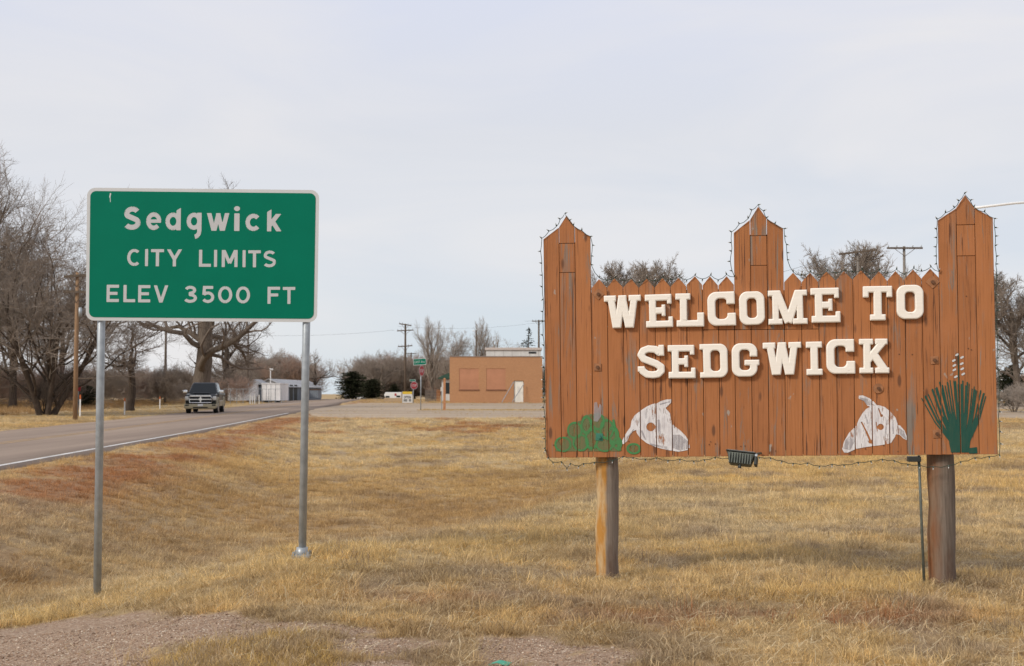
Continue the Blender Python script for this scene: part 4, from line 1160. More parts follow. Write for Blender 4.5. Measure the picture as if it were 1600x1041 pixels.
tree('bare_tree', 'poplar', 676, 490, 172, 'tall narrow bare poplar right of the green street name sign', .3, 1.0, M['bark'], M['twig_pale'], BG)
tree('bare_tree', 'round_tree', 712, 506, 180, 'wide pale bare tree behind the left end of the brick building', 1.1, 1.05, M['bark'], M['twig_pale'], BG)
tree('bare_tree', 'poplar', 754, 492, 176, 'thin upright bare tree rising over the brick building roof', 2.1, .75, M['bark'], M['twig_pale'], BG)
tree('bare_tree', 'crooked_elm', 778, 515, 186, 'low bare tree with one long limb over the white rooftop', .2, 1.25, M['bark'], M['twig_pale'], BG)
tree('bare_tree', 'round_tree', 700, 556, 200, 'small bare tree in the thicket left of the brick building', 4.1, 1.3, None, M['twig'], BG)
tree('bare_tree', 'dense_crown', 1024, 398, 118, 'bare round crown showing above the left picket boards', .8, .80, None, M['twig'], BG)
tree('bare_tree', 'dense_crown', 974, 403, 124, 'smaller bare crown above the pickets beside the left tower', 2.9, .62, None, M['twig'], BG)
tree('bare_tree', 'dense_crown', 1322, 374, 112, 'bare round crown showing above the right picket boards', 4.4, .85, None, M['twig'], BG)
tree('bare_tree', 'dense_crown', 1590, 418, 108, 'bare tree just right of the wooden sign at the photo edge', 1.9, 1.0, None, M['twig'], BG)
tree('bare_tree', 'cottonwood', 1640, 440, 122, 'bare tree beyond the right frame edge with limbs reaching in', .9, 1.1, None, M['twig'], BG)
tree('bare_shrub', 'shrub', 1584, 590, 84, 'pale bare shrub low in the field right of the wooden sign', .3, 1.5, None, M['twig_pale'], 'bare shrubs', 'shrub')
tree('bare_shrub', 'shrub', 1625, 585, 80, 'bare shrub at the right frame edge beside the pale shrub', 1.3, 1.6, None, M['twig_pale'], 'bare shrubs', 'shrub')
tree('bare_shrub', 'shrub', 70, 575, 73.5, 'dense bare suckers round the base of the many stemmed tree', .9, .9, M['bark_dark'], M['twig_dark'], 'bare shrubs', 'shrub')

# evergreens: needle sprays along whorled branches
def mk_conifer(seed, h, wbase, dense, round_=False):
    rn = random.Random(seed); V, Q = [], []
    mbt = MB().tube([(0, 0, -.3), (0, 0, h * .5), (0, 0, h)], [h * .02, h * .012, .02], 7)
    n = int(dense * h)
    for k_ in range(n):
        f = (k_ + rn.random()) / n
        z_ = h * (.05 + .93 * f)
        ln = wbase * ((1 - f) ** .8 + .04 if not round_ else math.sqrt(max(.02, 1 - (2 * f - .75) ** 2 / 1.6))) * rn.uniform(.6, 1.15)
        a = rn.uniform(0, 6.28); dv = Vector((math.cos(a), math.sin(a), rn.uniform(-.15, .25)))
        m = max(4, int(ln * 9))
        for j in range(m):
            t = (j + rn.random()) / m
            c = Vector((0, 0, z_)) + dv * ln * t + Vector((0, 0, -.10 * ln * t * t))
            u_ = (dv + Vector((rn.gauss(0, .7), rn.gauss(0, .7), rn.gauss(0, .45)))).normalized(); s_ = u_.cross(Vector((rn.gauss(0, 1), rn.gauss(0, 1), rn.gauss(0, 1)))).normalized()
            l_ = rn.uniform(.16, .34); w__ = rn.uniform(.04, .09)
            b_ = len(V); V += [tuple(c - s_ * w__), tuple(c + s_ * w__), tuple(c + u_ * l_ + s_ * w__ * .3), tuple(c + u_ * l_ - s_ * w__ * .3)]; Q.append((b_, b_ + 1, b_ + 2, b_ + 3))
    return mbt.mesh('trunk', M['bark_dark'], True), np_mesh('conifer_crown', V, Q, M['needle'], False), h
TR['spruce'] = mk_conifer(4, 9, 2.6, 16)
TR['juniper'] = mk_conifer(7, 5.5, 2.3, 85, True)
tree('evergreen_tree', 'juniper', 551, 580, 205, 'rounded dark evergreen at the road crest, leftmost of the far evergreens', 0, 1.45, cat='tree', group='dark evergreens')
tree('evergreen_tree', 'juniper', 582, 592, 200, 'dark spreading evergreen right of the rounded one beside the road crest', 1.5, 1.6, cat='tree', group='dark evergreens')
tree('evergreen_tree', 'spruce', 826, 510, 175, 'narrow spruce rising above the white rooftop beside the wooden sign', .4, .9, cat='tree', group='dark evergreens')
tree('evergreen_tree', 'juniper', 136, 602, 104, 'dark evergreen bush behind the left sign post', 2.0, 1.1, cat='shrub', group='dark evergreens')
tree('evergreen_tree', 'juniper', 1580, 570, 112, 'small dark evergreen seen right of the wooden sign', .7, .8, cat='shrub', group='dark evergreens')
tree('evergreen_tree', 'juniper', 616, 600, 222, 'small dark evergreen behind the white camper', .7, 1.0, cat='shrub', group='dark evergreens')

# ------------------------------------------------------------------ scattered stuff (grass, pebbles, thickets)
def scatter(name, pts, scl, rot, pick_, tints, srcs):
    cl = bpy.data.collections.new(name + '_sources')
    for k_, me_ in enumerate(srcs): cl.objects.link(bpy.data.objects.new('%s_piece_%02d' % (name, k_), me_))
    me_ = bpy.data.meshes.new(name); me_.vertices.add(len(pts)); me_.vertices.foreach_set('co', np.asarray(pts, np.float32).ravel())
    def attr(n_, ty, key, v): a = me_.attributes.new(n_, ty, 'POINT'); a.data.foreach_set(key, v.ravel())
    attr('scl', 'FLOAT_VECTOR', 'vector', np.asarray(scl, np.float32)); attr('rot', 'FLOAT_VECTOR', 'vector', np.asarray(rot, np.float32)); attr('pick', 'INT', 'value', np.asarray(pick_, np.int32))
    t4 = np.ones((len(pts), 4), np.float32); t4[:, :3] = tints; attr('tint', 'FLOAT_COLOR', 'color', t4)
    o = link(bpy.data.objects.new(name, me_)); o['kind'] = 'stuff'
    ng = bpy.data.node_groups.new(name, 'GeometryNodeTree')
    ng.interface.new_socket('Geometry', in_out='INPUT', socket_type='NodeSocketGeometry'); ng.interface.new_socket('Geometry', in_out='OUTPUT', socket_type='NodeSocketGeometry')
    n_ = ng.nodes.new; gi = n_('NodeGroupInput'); go = n_('NodeGroupOutput'); ip = n_('GeometryNodeInstanceOnPoints'); ci = n_('GeometryNodeCollectionInfo')
    ci.inputs['Collection'].default_value = cl; ci.inputs['Separate Children'].default_value = True; ci.inputs['Reset Children'].default_value = True
    ip.inputs['Pick Instance'].default_value = True
    lk = ng.links.new
    lk(gi.outputs[0], ip.inputs['Points']); lk(ci.outputs[0], ip.inputs['Instance'])
    for nm, ty, sk in (('scl', 'FLOAT_VECTOR', 'Scale'), ('rot', 'FLOAT_VECTOR', 'Rotation'), ('pick', 'INT', 'Instance Index')):
        q = n_('GeometryNodeInputNamedAttribute'); q.data_type = ty; q.inputs[0].default_value = nm; lk(q.outputs[0], ip.inputs[sk])
    lk(ip.outputs[0], go.inputs[0])
    md = o.modifiers.new('scatter', 'NODES'); md.node_group = ng
    return o
def tuft(seed, n, h, spread, lay, w_):
    rn = random.Random(seed); V, Q = [], []
    for k_ in range(n):
        a = rn.uniform(0, 6.28); r_ = spread * math.sqrt(rn.random()); p = Vector((r_ * math.cos(a), r_ * math.sin(a), -.01))
        a2 = a + rn.gauss(0, .8); out_ = Vector((math.cos(a2), math.sin(a2), 0)); l_ = h * rn.uniform(.5, 1.15); le = min(1.4, abs(rn.gauss(lay, .25)))
        sd_ = Vector((-math.sin(a2 + rn.gauss(0, .7)), math.cos(a2), 0)) * w_ * rn.uniform(.7, 1.3)
        b_ = len(V)
        for j, t in enumerate((0, .5, 1)):
            c = p + (Vector((0, 0, 1)) * math.cos(le * t * 1.1) + out_ * math.sin(le * (.35 + t))) * l_ * t
            ww = (1, .75, .12)[j]; V += [tuple(c - sd_ * ww), tuple(c + sd_ * ww)]
        Q += [(b_, b_ + 1, b_ + 3, b_ + 2), (b_ + 2, b_ + 3, b_ + 5, b_ + 4)]
    return np_mesh('tuft', V, Q, M['grass'], False)
srcs = [tuft(1, 48, .085, .075, .55, .0019), tuft(2, 36, .115, .07, .6, .0018), tuft(3, 50, .06, .09, .9, .0020), tuft(4, 30, .075, .10, 1.3, .0020), tuft(5, 10, .19, .06, .6, .0014), tuft(6, 40, .09, .09, .75, .0021), tuft(7, 18, .15, .13, .55, .0017), tuft(8, 34, .10, .16, 1.75, .0019), tuft(9, 26, .15, .18, 1.65, .0018)]
rg = np.random.default_rng(12)
def band(y0, y1, dens, smin, smax, margin=2.5):
    area_n = int(dens * (.42 * (y1 ** 2 - y0 ** 2) + 2 * margin * (y1 - y0)))
    y_ = np.sqrt(rg.uniform(y0 ** 2, y1 ** 2, area_n)); x_ = rg.uniform(-1, 1, area_n) * (.42 * y_ + margin)
    u_, s_ = us(x_, y_)
    ok = under(x_, y_) < .05
    gm = gravel(x_, y_)
    clump = .55 * fbm(x_ * 1.3, y_ * 1.3, 61) + .45 * fbm(x_ * 4.5, y_ * 4.5, 63)
    ok &= rg.random(area_n) < np.where(gm > .3, .008, 1) * np.where(y_ < 17, .22 + sst((clump - .40) / .16) * .85, .6 + .5 * sst((clump - .36) / .2))
    ok &= ~((u_ > 7.45) & (u_ < 15.1))
    x_, y_, u_, clump = x_[ok], y_[ok], u_[ok], clump[ok]
    n = len(x_)
    sc = rg.uniform(smin, smax, n) * np.where(y_ < 17, .35 + 1.3 * clump, .62 + .7 * clump) * (1 - .35 * np.exp(-((u_ - 6.5) / .8) ** 2))
    c = gcol(x_, y_) * rg.uniform(.84, 1.30, (n, 1))
    pk = rg.choice(7, n, p=[.26, .12, .2, .19, .05, .165, .015])
    wb = (np.exp(-(((x_ - 1.9) / 1.5) ** 2 + ((y_ - 9.0) / .55) ** 2)) * rg.random(n)) > .55
    pk = np.where(wb, 6, pk); c = np.where((pk == 6)[:, None], np.where(wb[:, None], RUST * .95, LITTER * .8) * rg.uniform(.7, 1.2, (n, 1)), c)
    return np.stack([x_, y_, G(x_, y_)], 1), np.stack([sc, sc, sc * rg.uniform(.75, 1.2, n)], 1), np.stack([rg.normal(0, .1, n), rg.normal(0, .1, n), rg.uniform(0, 6.28, n)], 1), pk, c
parts = [band(5.6, 11, 240, .6, 1.1), band(11, 17, 180, .65, 1.15), band(17, 34, 78, .9, 1.4), band(34, 68, 24, 1.1, 1.8, 4)]
def mat(y0, y1, dens):
    n = int(dens * (.42 * (y1 ** 2 - y0 ** 2) + 5 * (y1 - y0)))
    y_ = np.sqrt(rg.uniform(y0 ** 2, y1 ** 2, n)); x_ = rg.uniform(-1, 1, n) * (.42 * y_ + 2.5); u_, s_ = us(x_, y_)
    ok = (rg.random(n) > gravel(x_, y_) * .985) & (u_ < 7.4); x_, y_ = x_[ok], y_[ok]; n = len(x_)
    c = gcol(x_, y_) * .50 + PALE * .20 + LITTER * .30; c = c * rg.uniform(.62, 1.25, (n, 1)); sc = rg.uniform(.7, 1.25, n)
    return np.stack([x_, y_, G(x_, y_) + .006], 1), np.stack([sc, sc, sc * .8], 1), np.stack([rg.normal(0, .12, n), rg.normal(0, .12, n), rg.uniform(0, 6.28, n)], 1), rg.choice([7, 8], n), c
parts += [mat(5.6, 11, 70), mat(11, 19, 45)]
# islands of grass in the gravel and a lush edge
px_, py_ = np.array(ISL).T
xi = rg.uniform(px_.min(), px_.max(), 420); yi = rg.uniform(py_.min(), py_.max(), 420); kk = poly_sd(ISL, xi, yi) < (fbm(xi * 3, yi * 3, 71) - .5) * .5
xi, yi = xi[kk], yi[kk]; n = len(xi); sc = rg.uniform(.45, .85, n)
parts.append((np.stack([xi, yi, G(xi, yi)], 1), np.stack([sc] * 3, 1), np.stack([rg.normal(0, .1, n), rg.normal(0, .1, n), rg.uniform(0, 6.28, n)], 1), rg.choice([0, 1, 5], n), np.broadcast_to(GOLD, (n, 3)) * rg.uniform(.85, 1.15, (n, 1))))
# bank beyond the highway
u_ = rg.uniform(15.1, 60, 9000); s_ = rg.uniform(38, 150, 9000); xx = np.array([xy(a, b) for a, b in zip(u_, s_)]); n = len(xx)
sc = rg.uniform(1.3, 2.1, n) * np.interp(u_, [15, 22, 26, 60], [.55, .8, 2.2, 2.6])
cc = np.where((u_ > 23)[:, None], np.array((.42, .27, .125)), np.array((.58, .42, .19))) * rg.uniform(.75, 1.25, (n, 1))
parts.append((np.stack([xx[:, 0], xx[:, 1], G(xx[:, 0], xx[:, 1])], 1), np.stack([sc] * 3, 1), np.stack([np.zeros(n), np.zeros(n), rg.uniform(0, 6.28, n)], 1), rg.choice([0, 1, 5], n), cc))
# grass beyond the lot, round the buildings
x_ = rg.uniform(-45, 75, 6000); y_ = rg.uniform(127.5, 175, 6000); u_, s_ = us(x_, y_); ok = ~((u_ > 6.9) & (u_ < 15.2)) & ~((x_ > X(700, 132)) & (x_ < X(850, 132)) & (y_ > 131))
x_, y_ = x_[ok], y_[ok]; n = len(x_); sc = rg.uniform(1.4, 2.6, n)
parts.append((np.stack([x_, y_, G(x_, y_)], 1), np.stack([sc] * 3, 1), np.stack([np.zeros(n), np.zeros(n), rg.uniform(0, 6.28, n)], 1), rg.choice([0, 1, 5], n), np.array((.52, .36, .16)) * rg.uniform(.8, 1.2, (n, 1))))
x_ = rg.uniform(-13, 40, 9000); y_ = rg.uniform(70, 126, 9000); ok = (fbm(x_ * .22, y_ * .5, 91) > .60) & (under(x_, y_) > .9) & (us(x_, y_)[0] < 6.5); x_, y_ = x_[ok], y_[ok]; n = len(x_); sc = rg.uniform(.5, 1.0, n)
parts.append((np.stack([x_, y_, prof(us(x_, y_)[1]) + .015], 1), np.stack([sc] * 3, 1), np.stack([np.zeros(n), np.zeros(n), rg.uniform(0, 6.28, n)], 1), rg.choice([0, 2, 5], n), np.array((.50, .37, .19)) * rg.uniform(.8, 1.2, (n, 1))))
# grass verge by the street sign
x_ = rg.uniform(X(655, 91), 36, 900); y_ = 91 + rg.normal(0, .95, 900); n = 900; sc = rg.uniform(1., 1.6, n)
parts.append((np.stack([x_, y_, prof(us(x_, y_)[1]) + .03], 1), np.stack([sc] * 3, 1), np.stack([np.zeros(n), np.zeros(n), rg.uniform(0, 6.28, n)], 1), rg.choice([0, 2, 5], n), np.array((.50, .36, .18)) * rg.uniform(.8, 1.2, (n, 1))))
feet = [(base.x + gl(149.2, 922)[0], GY + .05), (base.x + gl(470.5, 866)[0], GY + .05)] + [tuple((WL + wd * wlb(a, b)[0] + Vector((-wd.y, wd.x, 0)) * .18).xy) for a, b in ((949, 893), (1472.5, 921))]
for (fx, fy), rr0, nf in zip(feet, (.07, .13, .13, .15), (22, 12, 26, 26)):
    an_ = rg.uniform(0, 6.28, nf); r_ = rr0 + rg.exponential(.07, nf); x_, y_ = fx + r_ * np.cos(an_), fy + r_ * np.sin(an_); sc = rg.uniform(.35, .75, nf)
    parts.append((np.stack([x_, y_, G(x_, y_)], 1), np.stack([sc] * 3, 1), np.stack([np.zeros(nf), np.zeros(nf), rg.uniform(0, 6.28, nf)], 1), rg.choice([0, 1, 5], nf), gcol(x_, y_) * rg.uniform(.7, 1.1, (nf, 1))))
scatter('dry_grass', *[np.concatenate([p[k_] for p in parts]) for k_ in range(5)], srcs)
# long bleached straws lying about
rn = random.Random(77)
V, Q = [], []
for k_ in range(4600):
    Y_ = rn.uniform(6, 15); x_ = rn.uniform(-1, 1) * (.42 * Y_ + 1)
    V0 = Vector((x_, Y_, 0)); a = rn.uniform(0, 6.28); l_ = rn.uniform(.06, .22); el = abs(rn.gauss(.06, .24))
    d = Vector((math.cos(a) * math.cos(el), math.sin(a) * math.cos(el), math.sin(el))) * l_; sd_ = Vector((-math.sin(a), math.cos(a), .3)).normalized() * .0015
    b_ = len(V); bow = Vector((0, 0, .03 * rn.random()))
    for c, ww in ((V0, 1), (V0 + d * .5 + bow, .9), (V0 + d, .3)): V += [c - sd_ * ww, c + sd_ * ww]
    Q += [(b_, b_ + 1, b_ + 3, b_ + 2), (b_ + 2, b_ + 3, b_ + 5, b_ + 4)]
V = np.array([tuple(v) for v in V]); b0 = V[0::6]; zz = G(b0[:, 0], b0[:, 1]) + .03; gm = gravel(b0[:, 0], b0[:, 1])
V[:, 2] += np.repeat(zz - .02 * (gm > .5), 6)
keep = (gm < .3) | (np.arange(len(gm)) % 12 == 0)
V = V.reshape(-1, 6, 3)[keep].reshape(-1, 3); nq = len(V) // 6
Q = np.concatenate([[(6 * k_, 6 * k_ + 1, 6 * k_ + 3, 6 * k_ + 2), (6 * k_ + 2, 6 * k_ + 3, 6 * k_ + 5, 6 * k_ + 4)] for k_ in range(nq)])
M['straw'] = simple('bleached_straw', (.56, .46, .29), .8, var=.3, sc=3)
o = link(bpy.data.objects.new('fallen_straw', np_mesh('fallen_straw', V, Q, M['straw'], False))); o['kind'] = 'stuff'
# pebbles
pb = []
for k_ in range(5):
    bm = bmesh.new(); bmesh.ops.create_icosphere(bm, subdivisions=1, radius=.5); rn = random.Random(k_)
    for v in bm.verts: v.co *= rn.uniform(.7, 1.2); v.co.z *= .6
    me_ = bpy.data.meshes.new('pebble'); bm.to_mesh(me_); bm.free(); pb.append(me_)
def mk_peb():
    t = NT('gravel_pebbles'); t.set(.9, 0, .2); a = t.n('ShaderNodeAttribute', attribute_name='tint', attribute_type='INSTANCER'); t.col(a.outputs['Color']); return t.m
mp_ = mk_peb()
for me_ in pb: me_.materials.append(mp_)
n = 80000
x_ = rg.uniform(-5.5, 2.6, n); y_ = rg.uniform(6.2, 9.6, n); ok = (rg.random(n) < gravel(x_, y_)); x_, y_ = x_[ok], y_[ok]; n = len(x_)
sz = np.clip(rg.lognormal(math.log(.0075), .45, n), .003, .04)
cols = np.array([(.39, .275, .19), (.33, .22, .145), (.21, .14, .095), (.55, .45, .345), (.36, .24, .155)])[rg.integers(0, 5, n)] * rg.uniform(.8, 1.15, (n, 1))
scatter('gravel', np.stack([x_, y_, G(x_, y_) + sz * .1], 1), np.stack([sz, sz * rg.uniform(.7, 1.2, n), sz], 1), np.stack([rg.normal(0, .3, n), rg.normal(0, .3, n), rg.uniform(0, 6.28, n)], 1), rg.integers(0, 5, n), cols, pb)
# thickets: masses of brush that read as one
def thicket(name, spec, mats, seed):
    rr_ = np.random.default_rng(seed); P, SC, RO, PK = [], [], [], []
    for (p0, p1, Y0, Y1, cnt, h0, h1) in spec:
        for k_ in range(cnt):
            Y_ = rr_.uniform(Y0, Y1); x_ = X(rr_.uniform(p0, p1), Y_); P.append((x_, Y_, g(x_, Y_))); h_ = rr_.uniform(h0, h1) / TR['shrub'][2]
            SC.append((h_ * rr_.uniform(.9, 1.4),) * 2 + (h_,)); RO.append((0, 0, rr_.uniform(0, 6.28))); PK.append(rr_.integers(0, len(mats)))
    ms_ = []
    for m_ in mats:
        q = TR['shrub'][1].copy(); q.materials.clear(); q.materials.append(m_); ms_.append(q)
    return scatter(name, P, SC, RO, PK, np.ones((len(P), 3)), ms_)
thicket('brush_thicket', [(-160, 130, 98, 125, 46, 2.6, 5.0), (120, 300, 108, 145, 44, 2.4, 4.4), (290, 380, 130, 165, 20, 2.5, 4.2)], [M['twig_dark'], M['twig'], M['twig_red']], 5)
thicket('far_brush', [(372, 474, 185, 215, 36, 4.5, 8.5), (560, 700, 225, 255, 72, 5.0, 10), (690, 860, 185, 215, 45, 4, 7), (1540, 1800, 125, 160, 26, 3, 5)], [M['twig'], M['twig_red'], M['twig_pale']], 6)
thicket('horizon_trees', [(545, 640, 700, 900, 26, 4, 9), (-600, 300, 400, 700, 60, 5, 10), (900, 2200, 300, 500, 90, 5, 9)], [M['twig'], M['twig_dark']], 7)

# ------------------------------------------------------------------ pickup truck
TY = 78.0
tx = X(313.5, TY); tz = float(prof(us(tx, TY)[1])) + .03
tk = thing('pickup_truck', 'dark pickup with champagne bumper and sides driving towards the camera on the highway', 'pickup truck', (tx, TY, tz), R(7.6))
# local: front faces -Y, x to the viewer's right; length 0 (front) .. 5.8
mb = MB(); mb.prismx([(.10, .62), (.02, .78), (.02, 1.02), (.10, 1.16), (.9, 1.24), (1.55, 1.26), (1.55, .5), (.2, .5)], -.93, .93); mb.build('body', M['car_dark'], tk, bevel=.06, seg=3)
MB().box(-.97, .97, 1.2, 3.75, .50, 1.24).build('cab_lower', M['car_dark'], tk, bevel=.06, seg=3)
MB().box(-.985, .985, 1.22, 3.74, .42, .80).build('rocker_panel', M['car_tan'], tk, bevel=.04, seg=2)
MB().hexa([(-.92, 1.25, 1.22), (.92, 1.25, 1.22), (.92, 3.72, 1.22), (-.92, 3.72, 1.22)], [(-.70, 2.0, 1.94), (.70, 2.0, 1.94), (.72, 3.55, 1.94), (-.72, 3.55, 1.94)]).build('cab', M['car_dark'], tk, bevel=.09, seg=3)
MB().hexa([(-.86, 1.30, 1.27), (.86, 1.30, 1.27), (.86, 1.33, 1.27), (-.86, 1.33, 1.27)], [(-.655, 1.905, 1.87), (.655, 1.905, 1.87), (.655, 1.935, 1.87), (-.655, 1.935, 1.87)]).build('windshield', M['glass'], tk)
for s_ in (-1, 1):
    def sp(y_, z_, o_=.012): 
        f = (z_ - 1.22) / .72; return (s_ * (.92 - .21 * f + o_), y_, z_)
    mb = MB()
    for y0, y1, y2, y3 in ((1.62, 2.42, 2.42, 2.10), (2.52, 3.45, 3.40, 2.52)):
        q = [sp(y0, 1.30), sp(y1, 1.30), sp(y2, 1.82), sp(y3, 1.82)]; q2 = [(p[0] - s_ * .01, p[1], p[2]) for p in q]; mb.hexa(q, q2)
    mb.build('side_window', M['glass'], tk)
    MB().box(*sorted((s_ * .955, s_ * .992)), 1.45, 2.46, .82, 1.22).build('door', M['car_dark'], tk, bevel=.015)
    MB().box(*sorted((s_ * .99, s_ * 1.012)), 2.22, 2.40, 1.06, 1.10).build('door_handle', M['chrome'], tk)
    MB().box(*sorted((s_ * .72, s_ * .955)), -.015, .22, .80, 1.06).build('headlight', M['lamp'], tk, bevel=.05, seg=2)
    mr = MB().box(*sorted((s_ * .97, s_ * 1.25)), 1.42, 1.56, 1.24, 1.46).build('mirror', M['chrome'], tk, bevel=.05, seg=3)
    MB().box(*sorted((s_ * .90, s_ * 1.02)), 1.46, 1.52, 1.24, 1.30).build('mirror_arm', M['black'], mr)
    MB().box(*sorted((s_ * .70, s_ * .93)), -.10, -.055, .47, .55).build('fog_light', M['black'], tk)
    # fenders with wheel arches
    for yc in (1.02, 4.72):
        mb = MB(); pr = []
        for k_ in range(13):
            q = R(180 * k_ / 12); pr.append((yc - math.cos(q) * .50, .42 + math.sin(q) * .50))
        poly_ = [(yc - .66, .44)] + pr + [(yc + .66, .44), (yc + .66, .80), (yc - .66, .80)]
        ring_o = [(yc - math.cos(R(180 * k_ / 12)) * .62, .42 + math.sin(R(180 * k_ / 12)) * .60) for k_ in range(13)]
        x0, x1 = sorted((s_ * .88, s_ * 1.005))
        for k_ in range(12):
            a, b, c, d = pr[k_], pr[k_ + 1], ring_o[k_ + 1], ring_o[k_]
            mb.hexa([(x0, *a), (x0, *b), (x0, *c), (x0, *d)], [(x1, *a), (x1, *b), (x1, *c), (x1, *d)])
        mb.build('wheel_arch', M['car_tan'], tk)
        wh = MB()
        for y_ in (0,):
            wh.tube([(s_ * .70, yc, .405), (s_ * .73, yc, .405), (s_ * .95, yc, .405), (s_ * .98, yc, .405)], [.36, .405, .405, .36], 24)
        tyre = wh.build('tyre', M['tyre'], tk, True)
        MB().tube([(s_ * .90, yc, .405), (s_ * .985, yc, .405), (s_ * .992, yc, .405)], [.26, .26, .22], 20).build('rim', M['rim'], tyre)
MB().box(-.97, .97, 3.80, 5.75, .55, 1.22).build('truck_bed', M['car_dark'], tk, bevel=.05)
MB().box(-.985, .985, 3.82, 5.74, .50, .82).build('bed_lower_panel', M['car_tan'], tk, bevel=.04)
gq = MB().prism([(-.66, .66), (.66, .66), (.70, .95), (.60, 1.10), (-.60, 1.10), (-.70, .95)], -.03, .12).build('grille', M['black'], tk)
fr = [(-.66, .66), (.66, .66), (.70, .95), (.60, 1.10), (-.60, 1.10), (-.70, .95)]
mb = MB().tube([(p[0], -.035, p[1]) for p in fr + fr[:1]], .028, 6)
mb.box(-.64, .64, -.06, -.03, 1.045, 1.12); mb.box(-.66, .66, -.055, -.03, .845, .895); mb.box(-.04, .04, -.06, -.03, .68, 1.08); mb.box(-.10, .10, -.065, -.05, .82, .93)
mb.build('grille_frame', M['chrome'], gq)
MB().prism([(-1.0, .58), (-.99, .34), (-.86, .27), (.86, .27), (.99, .34), (1.0, .58)], -.09, .25).build('bumper', M['car_tan'], tk, bevel=.05, seg=3)
MB().box(-.45, .45, -.10, -.088, .33, .40).build('lower_grille', M['black'], tk)
MB().box(-.16, .16, -.112, -.092, .45, .58).build('license_plate', M['white'], tk)
MB().box(-.80, .80, .3, 5.5, .26, .50).build('chassis', M['black'], tk)
MB().box(-.50, .50, .35, 1.35, 1.215, 1.285).build('hood_bulge', M['car_dark'], tk, bevel=.05, seg=3)

# ------------------------------------------------------------------ poles and wires
def pole(px, py_top, Y, label, arms, r=.13, mat=None, ang=0, lean=0, base=None, group='utility poles', ins=True):
    x_ = X(px, Y); z_ = g(x_, Y); h = Z(py_top, Y) - z_
    p = thing('utility_pole', label, 'utility pole', (x_, Y, z_), R(ang), group)
    MB().tube([(lean, 0, -.4), (lean * .5, 0, h * .5), (0, 0, h)], [r * 1.1, r, r * .75], 12).build('shaft', mat or M['pole'], p, True)
    for (dz, half, tilt) in arms:
        z0 = h - dz; mt = Matrix.Translation((0, -r - .05, z0)) @ Matrix.Rotation(R(tilt), 4, 'Y')
        a_ = MB().box(-half, half, -.05, .05, -.06, .06, mt).build('crossarm', M['pole'], p)
        if ins:
            for q in (-.92, -.45, .45, .92):
                c = mt @ Vector((half * q, 0, .06)); MB().tube([c, c + Vector((0, 0, .08)), c + Vector((0, 0, .15))], [.02, .045, .03], 7).build('insulator', M['galv'], a_)
        for q in (-1, 1):
            MB().tube([mt @ Vector((half * .55 * q, .0, -.06)), (0, -r - .03, z0 - .55)], .018, 4).build('brace', M['pole'], p)
    return p, h
def arm_pt(px, py, Y): return at(px, py, Y)
pole(118, 426, 62, 'tan wooden utility pole with two crossarms between the left trees and the green sign', [(.18, .62, -4), (.98, .62, 3)], .108, M['pole_tan'])
MB_t = [o for o in bpy.data.objects if o.name.startswith('utility_pole')][-1]
MB().tube([(.24, -.2, 5.15), (.24, -.2, 5.6)], .085, 10).build('transformer', M['galv'], MB_t, True)
pole(258, 495, 128, 'dark utility pole between the crooked tree and the pickup', [(.3, 1.1, 0)], .13)
pole(327, 488, 140, 'thin utility pole right of the huge trunk', [(.3, 1.1, 0)], .11)
pole(387, 520, 150, 'thin utility pole rising by the small gabled shed', [(.3, .9, 0)], .10)
pole(633, 506, 150, 'tall utility pole with three crossarms left of the green street name sign', [(.12, .75, 9), (.82, .98, -3), (2.7, .86, -4)], .14)
pole(642.5, 551, 240, 'distant utility pole with one crossarm behind the green street name sign', [(.2, 1.0, 0)], .12)
pole(744, 516, 168, 'plain pole with a lamp rising behind the brick building', [], .12)
q = [o for o in bpy.data.objects if o.name.startswith('utility_pole')][-1]
hz = Z(517, 168) - q.location.z
MB().tube([(0, 0, hz), (-.25, 0, hz + .03)], .03, 6).build('lamp_arm', M['galv'], q); MB().box(-.50, -.2, -.1, .1, hz - .08, hz + .03).build('lamp', M['white'], q, bevel=.03)
pole(842, 500, 165, 'utility pole beside the spruce just left of the wooden sign', [(.18, .9, 0)], .14)
pole(1343, 384, 78, 'utility pole with tilted crossarm in front of the round crown above the right pickets', [(.42, 1.2, -6.5)], .09, M['pole_grey'])
pole(1416, 385, 84, 'utility pole with level crossarm above the right pickets beside the right tower', [(.14, 1.2, 0)], .115, M['pole_grey'])
def wire(pts, label, r=.012, sag=.5):
    P = []
    for a, b in zip(pts[:-1], pts[1:]):
        for k_ in range(12):
            f = k_ / 12; p = Vector(a).lerp(Vector(b), f); p.z -= sag * 4 * f * (1 - f); P.append(p)
    P.append(Vector(pts[-1]))
    b0 = P[0].copy()
    o = MB().tube([p - b0 for p in P], r, 4).build('power_line', M['dark_metal'], None); o.location = b0
    return tag(o, label, 'power line', 'power lines')
wire([at(616, 516, 150), at(300, 520, 140), at(100, 470, 90)], 'power line from the left tip of the tall three armed pole towards the left trees', .008)
wire([at(621, 510, 150), at(842, 504, 165)], 'power line from the top arm of the tall pole to the pole beside the spruce', .008)
wire([at(651, 541, 150), at(1000, 520, 140)], 'power line from the lowest arm of the tall pole to behind the wooden sign', .007)
wire([at(1316, 396, 78), at(1000, 470, 120), at(820, 502, 165)], 'power line from the tilted crossarm to the pole beside the spruce', .010)

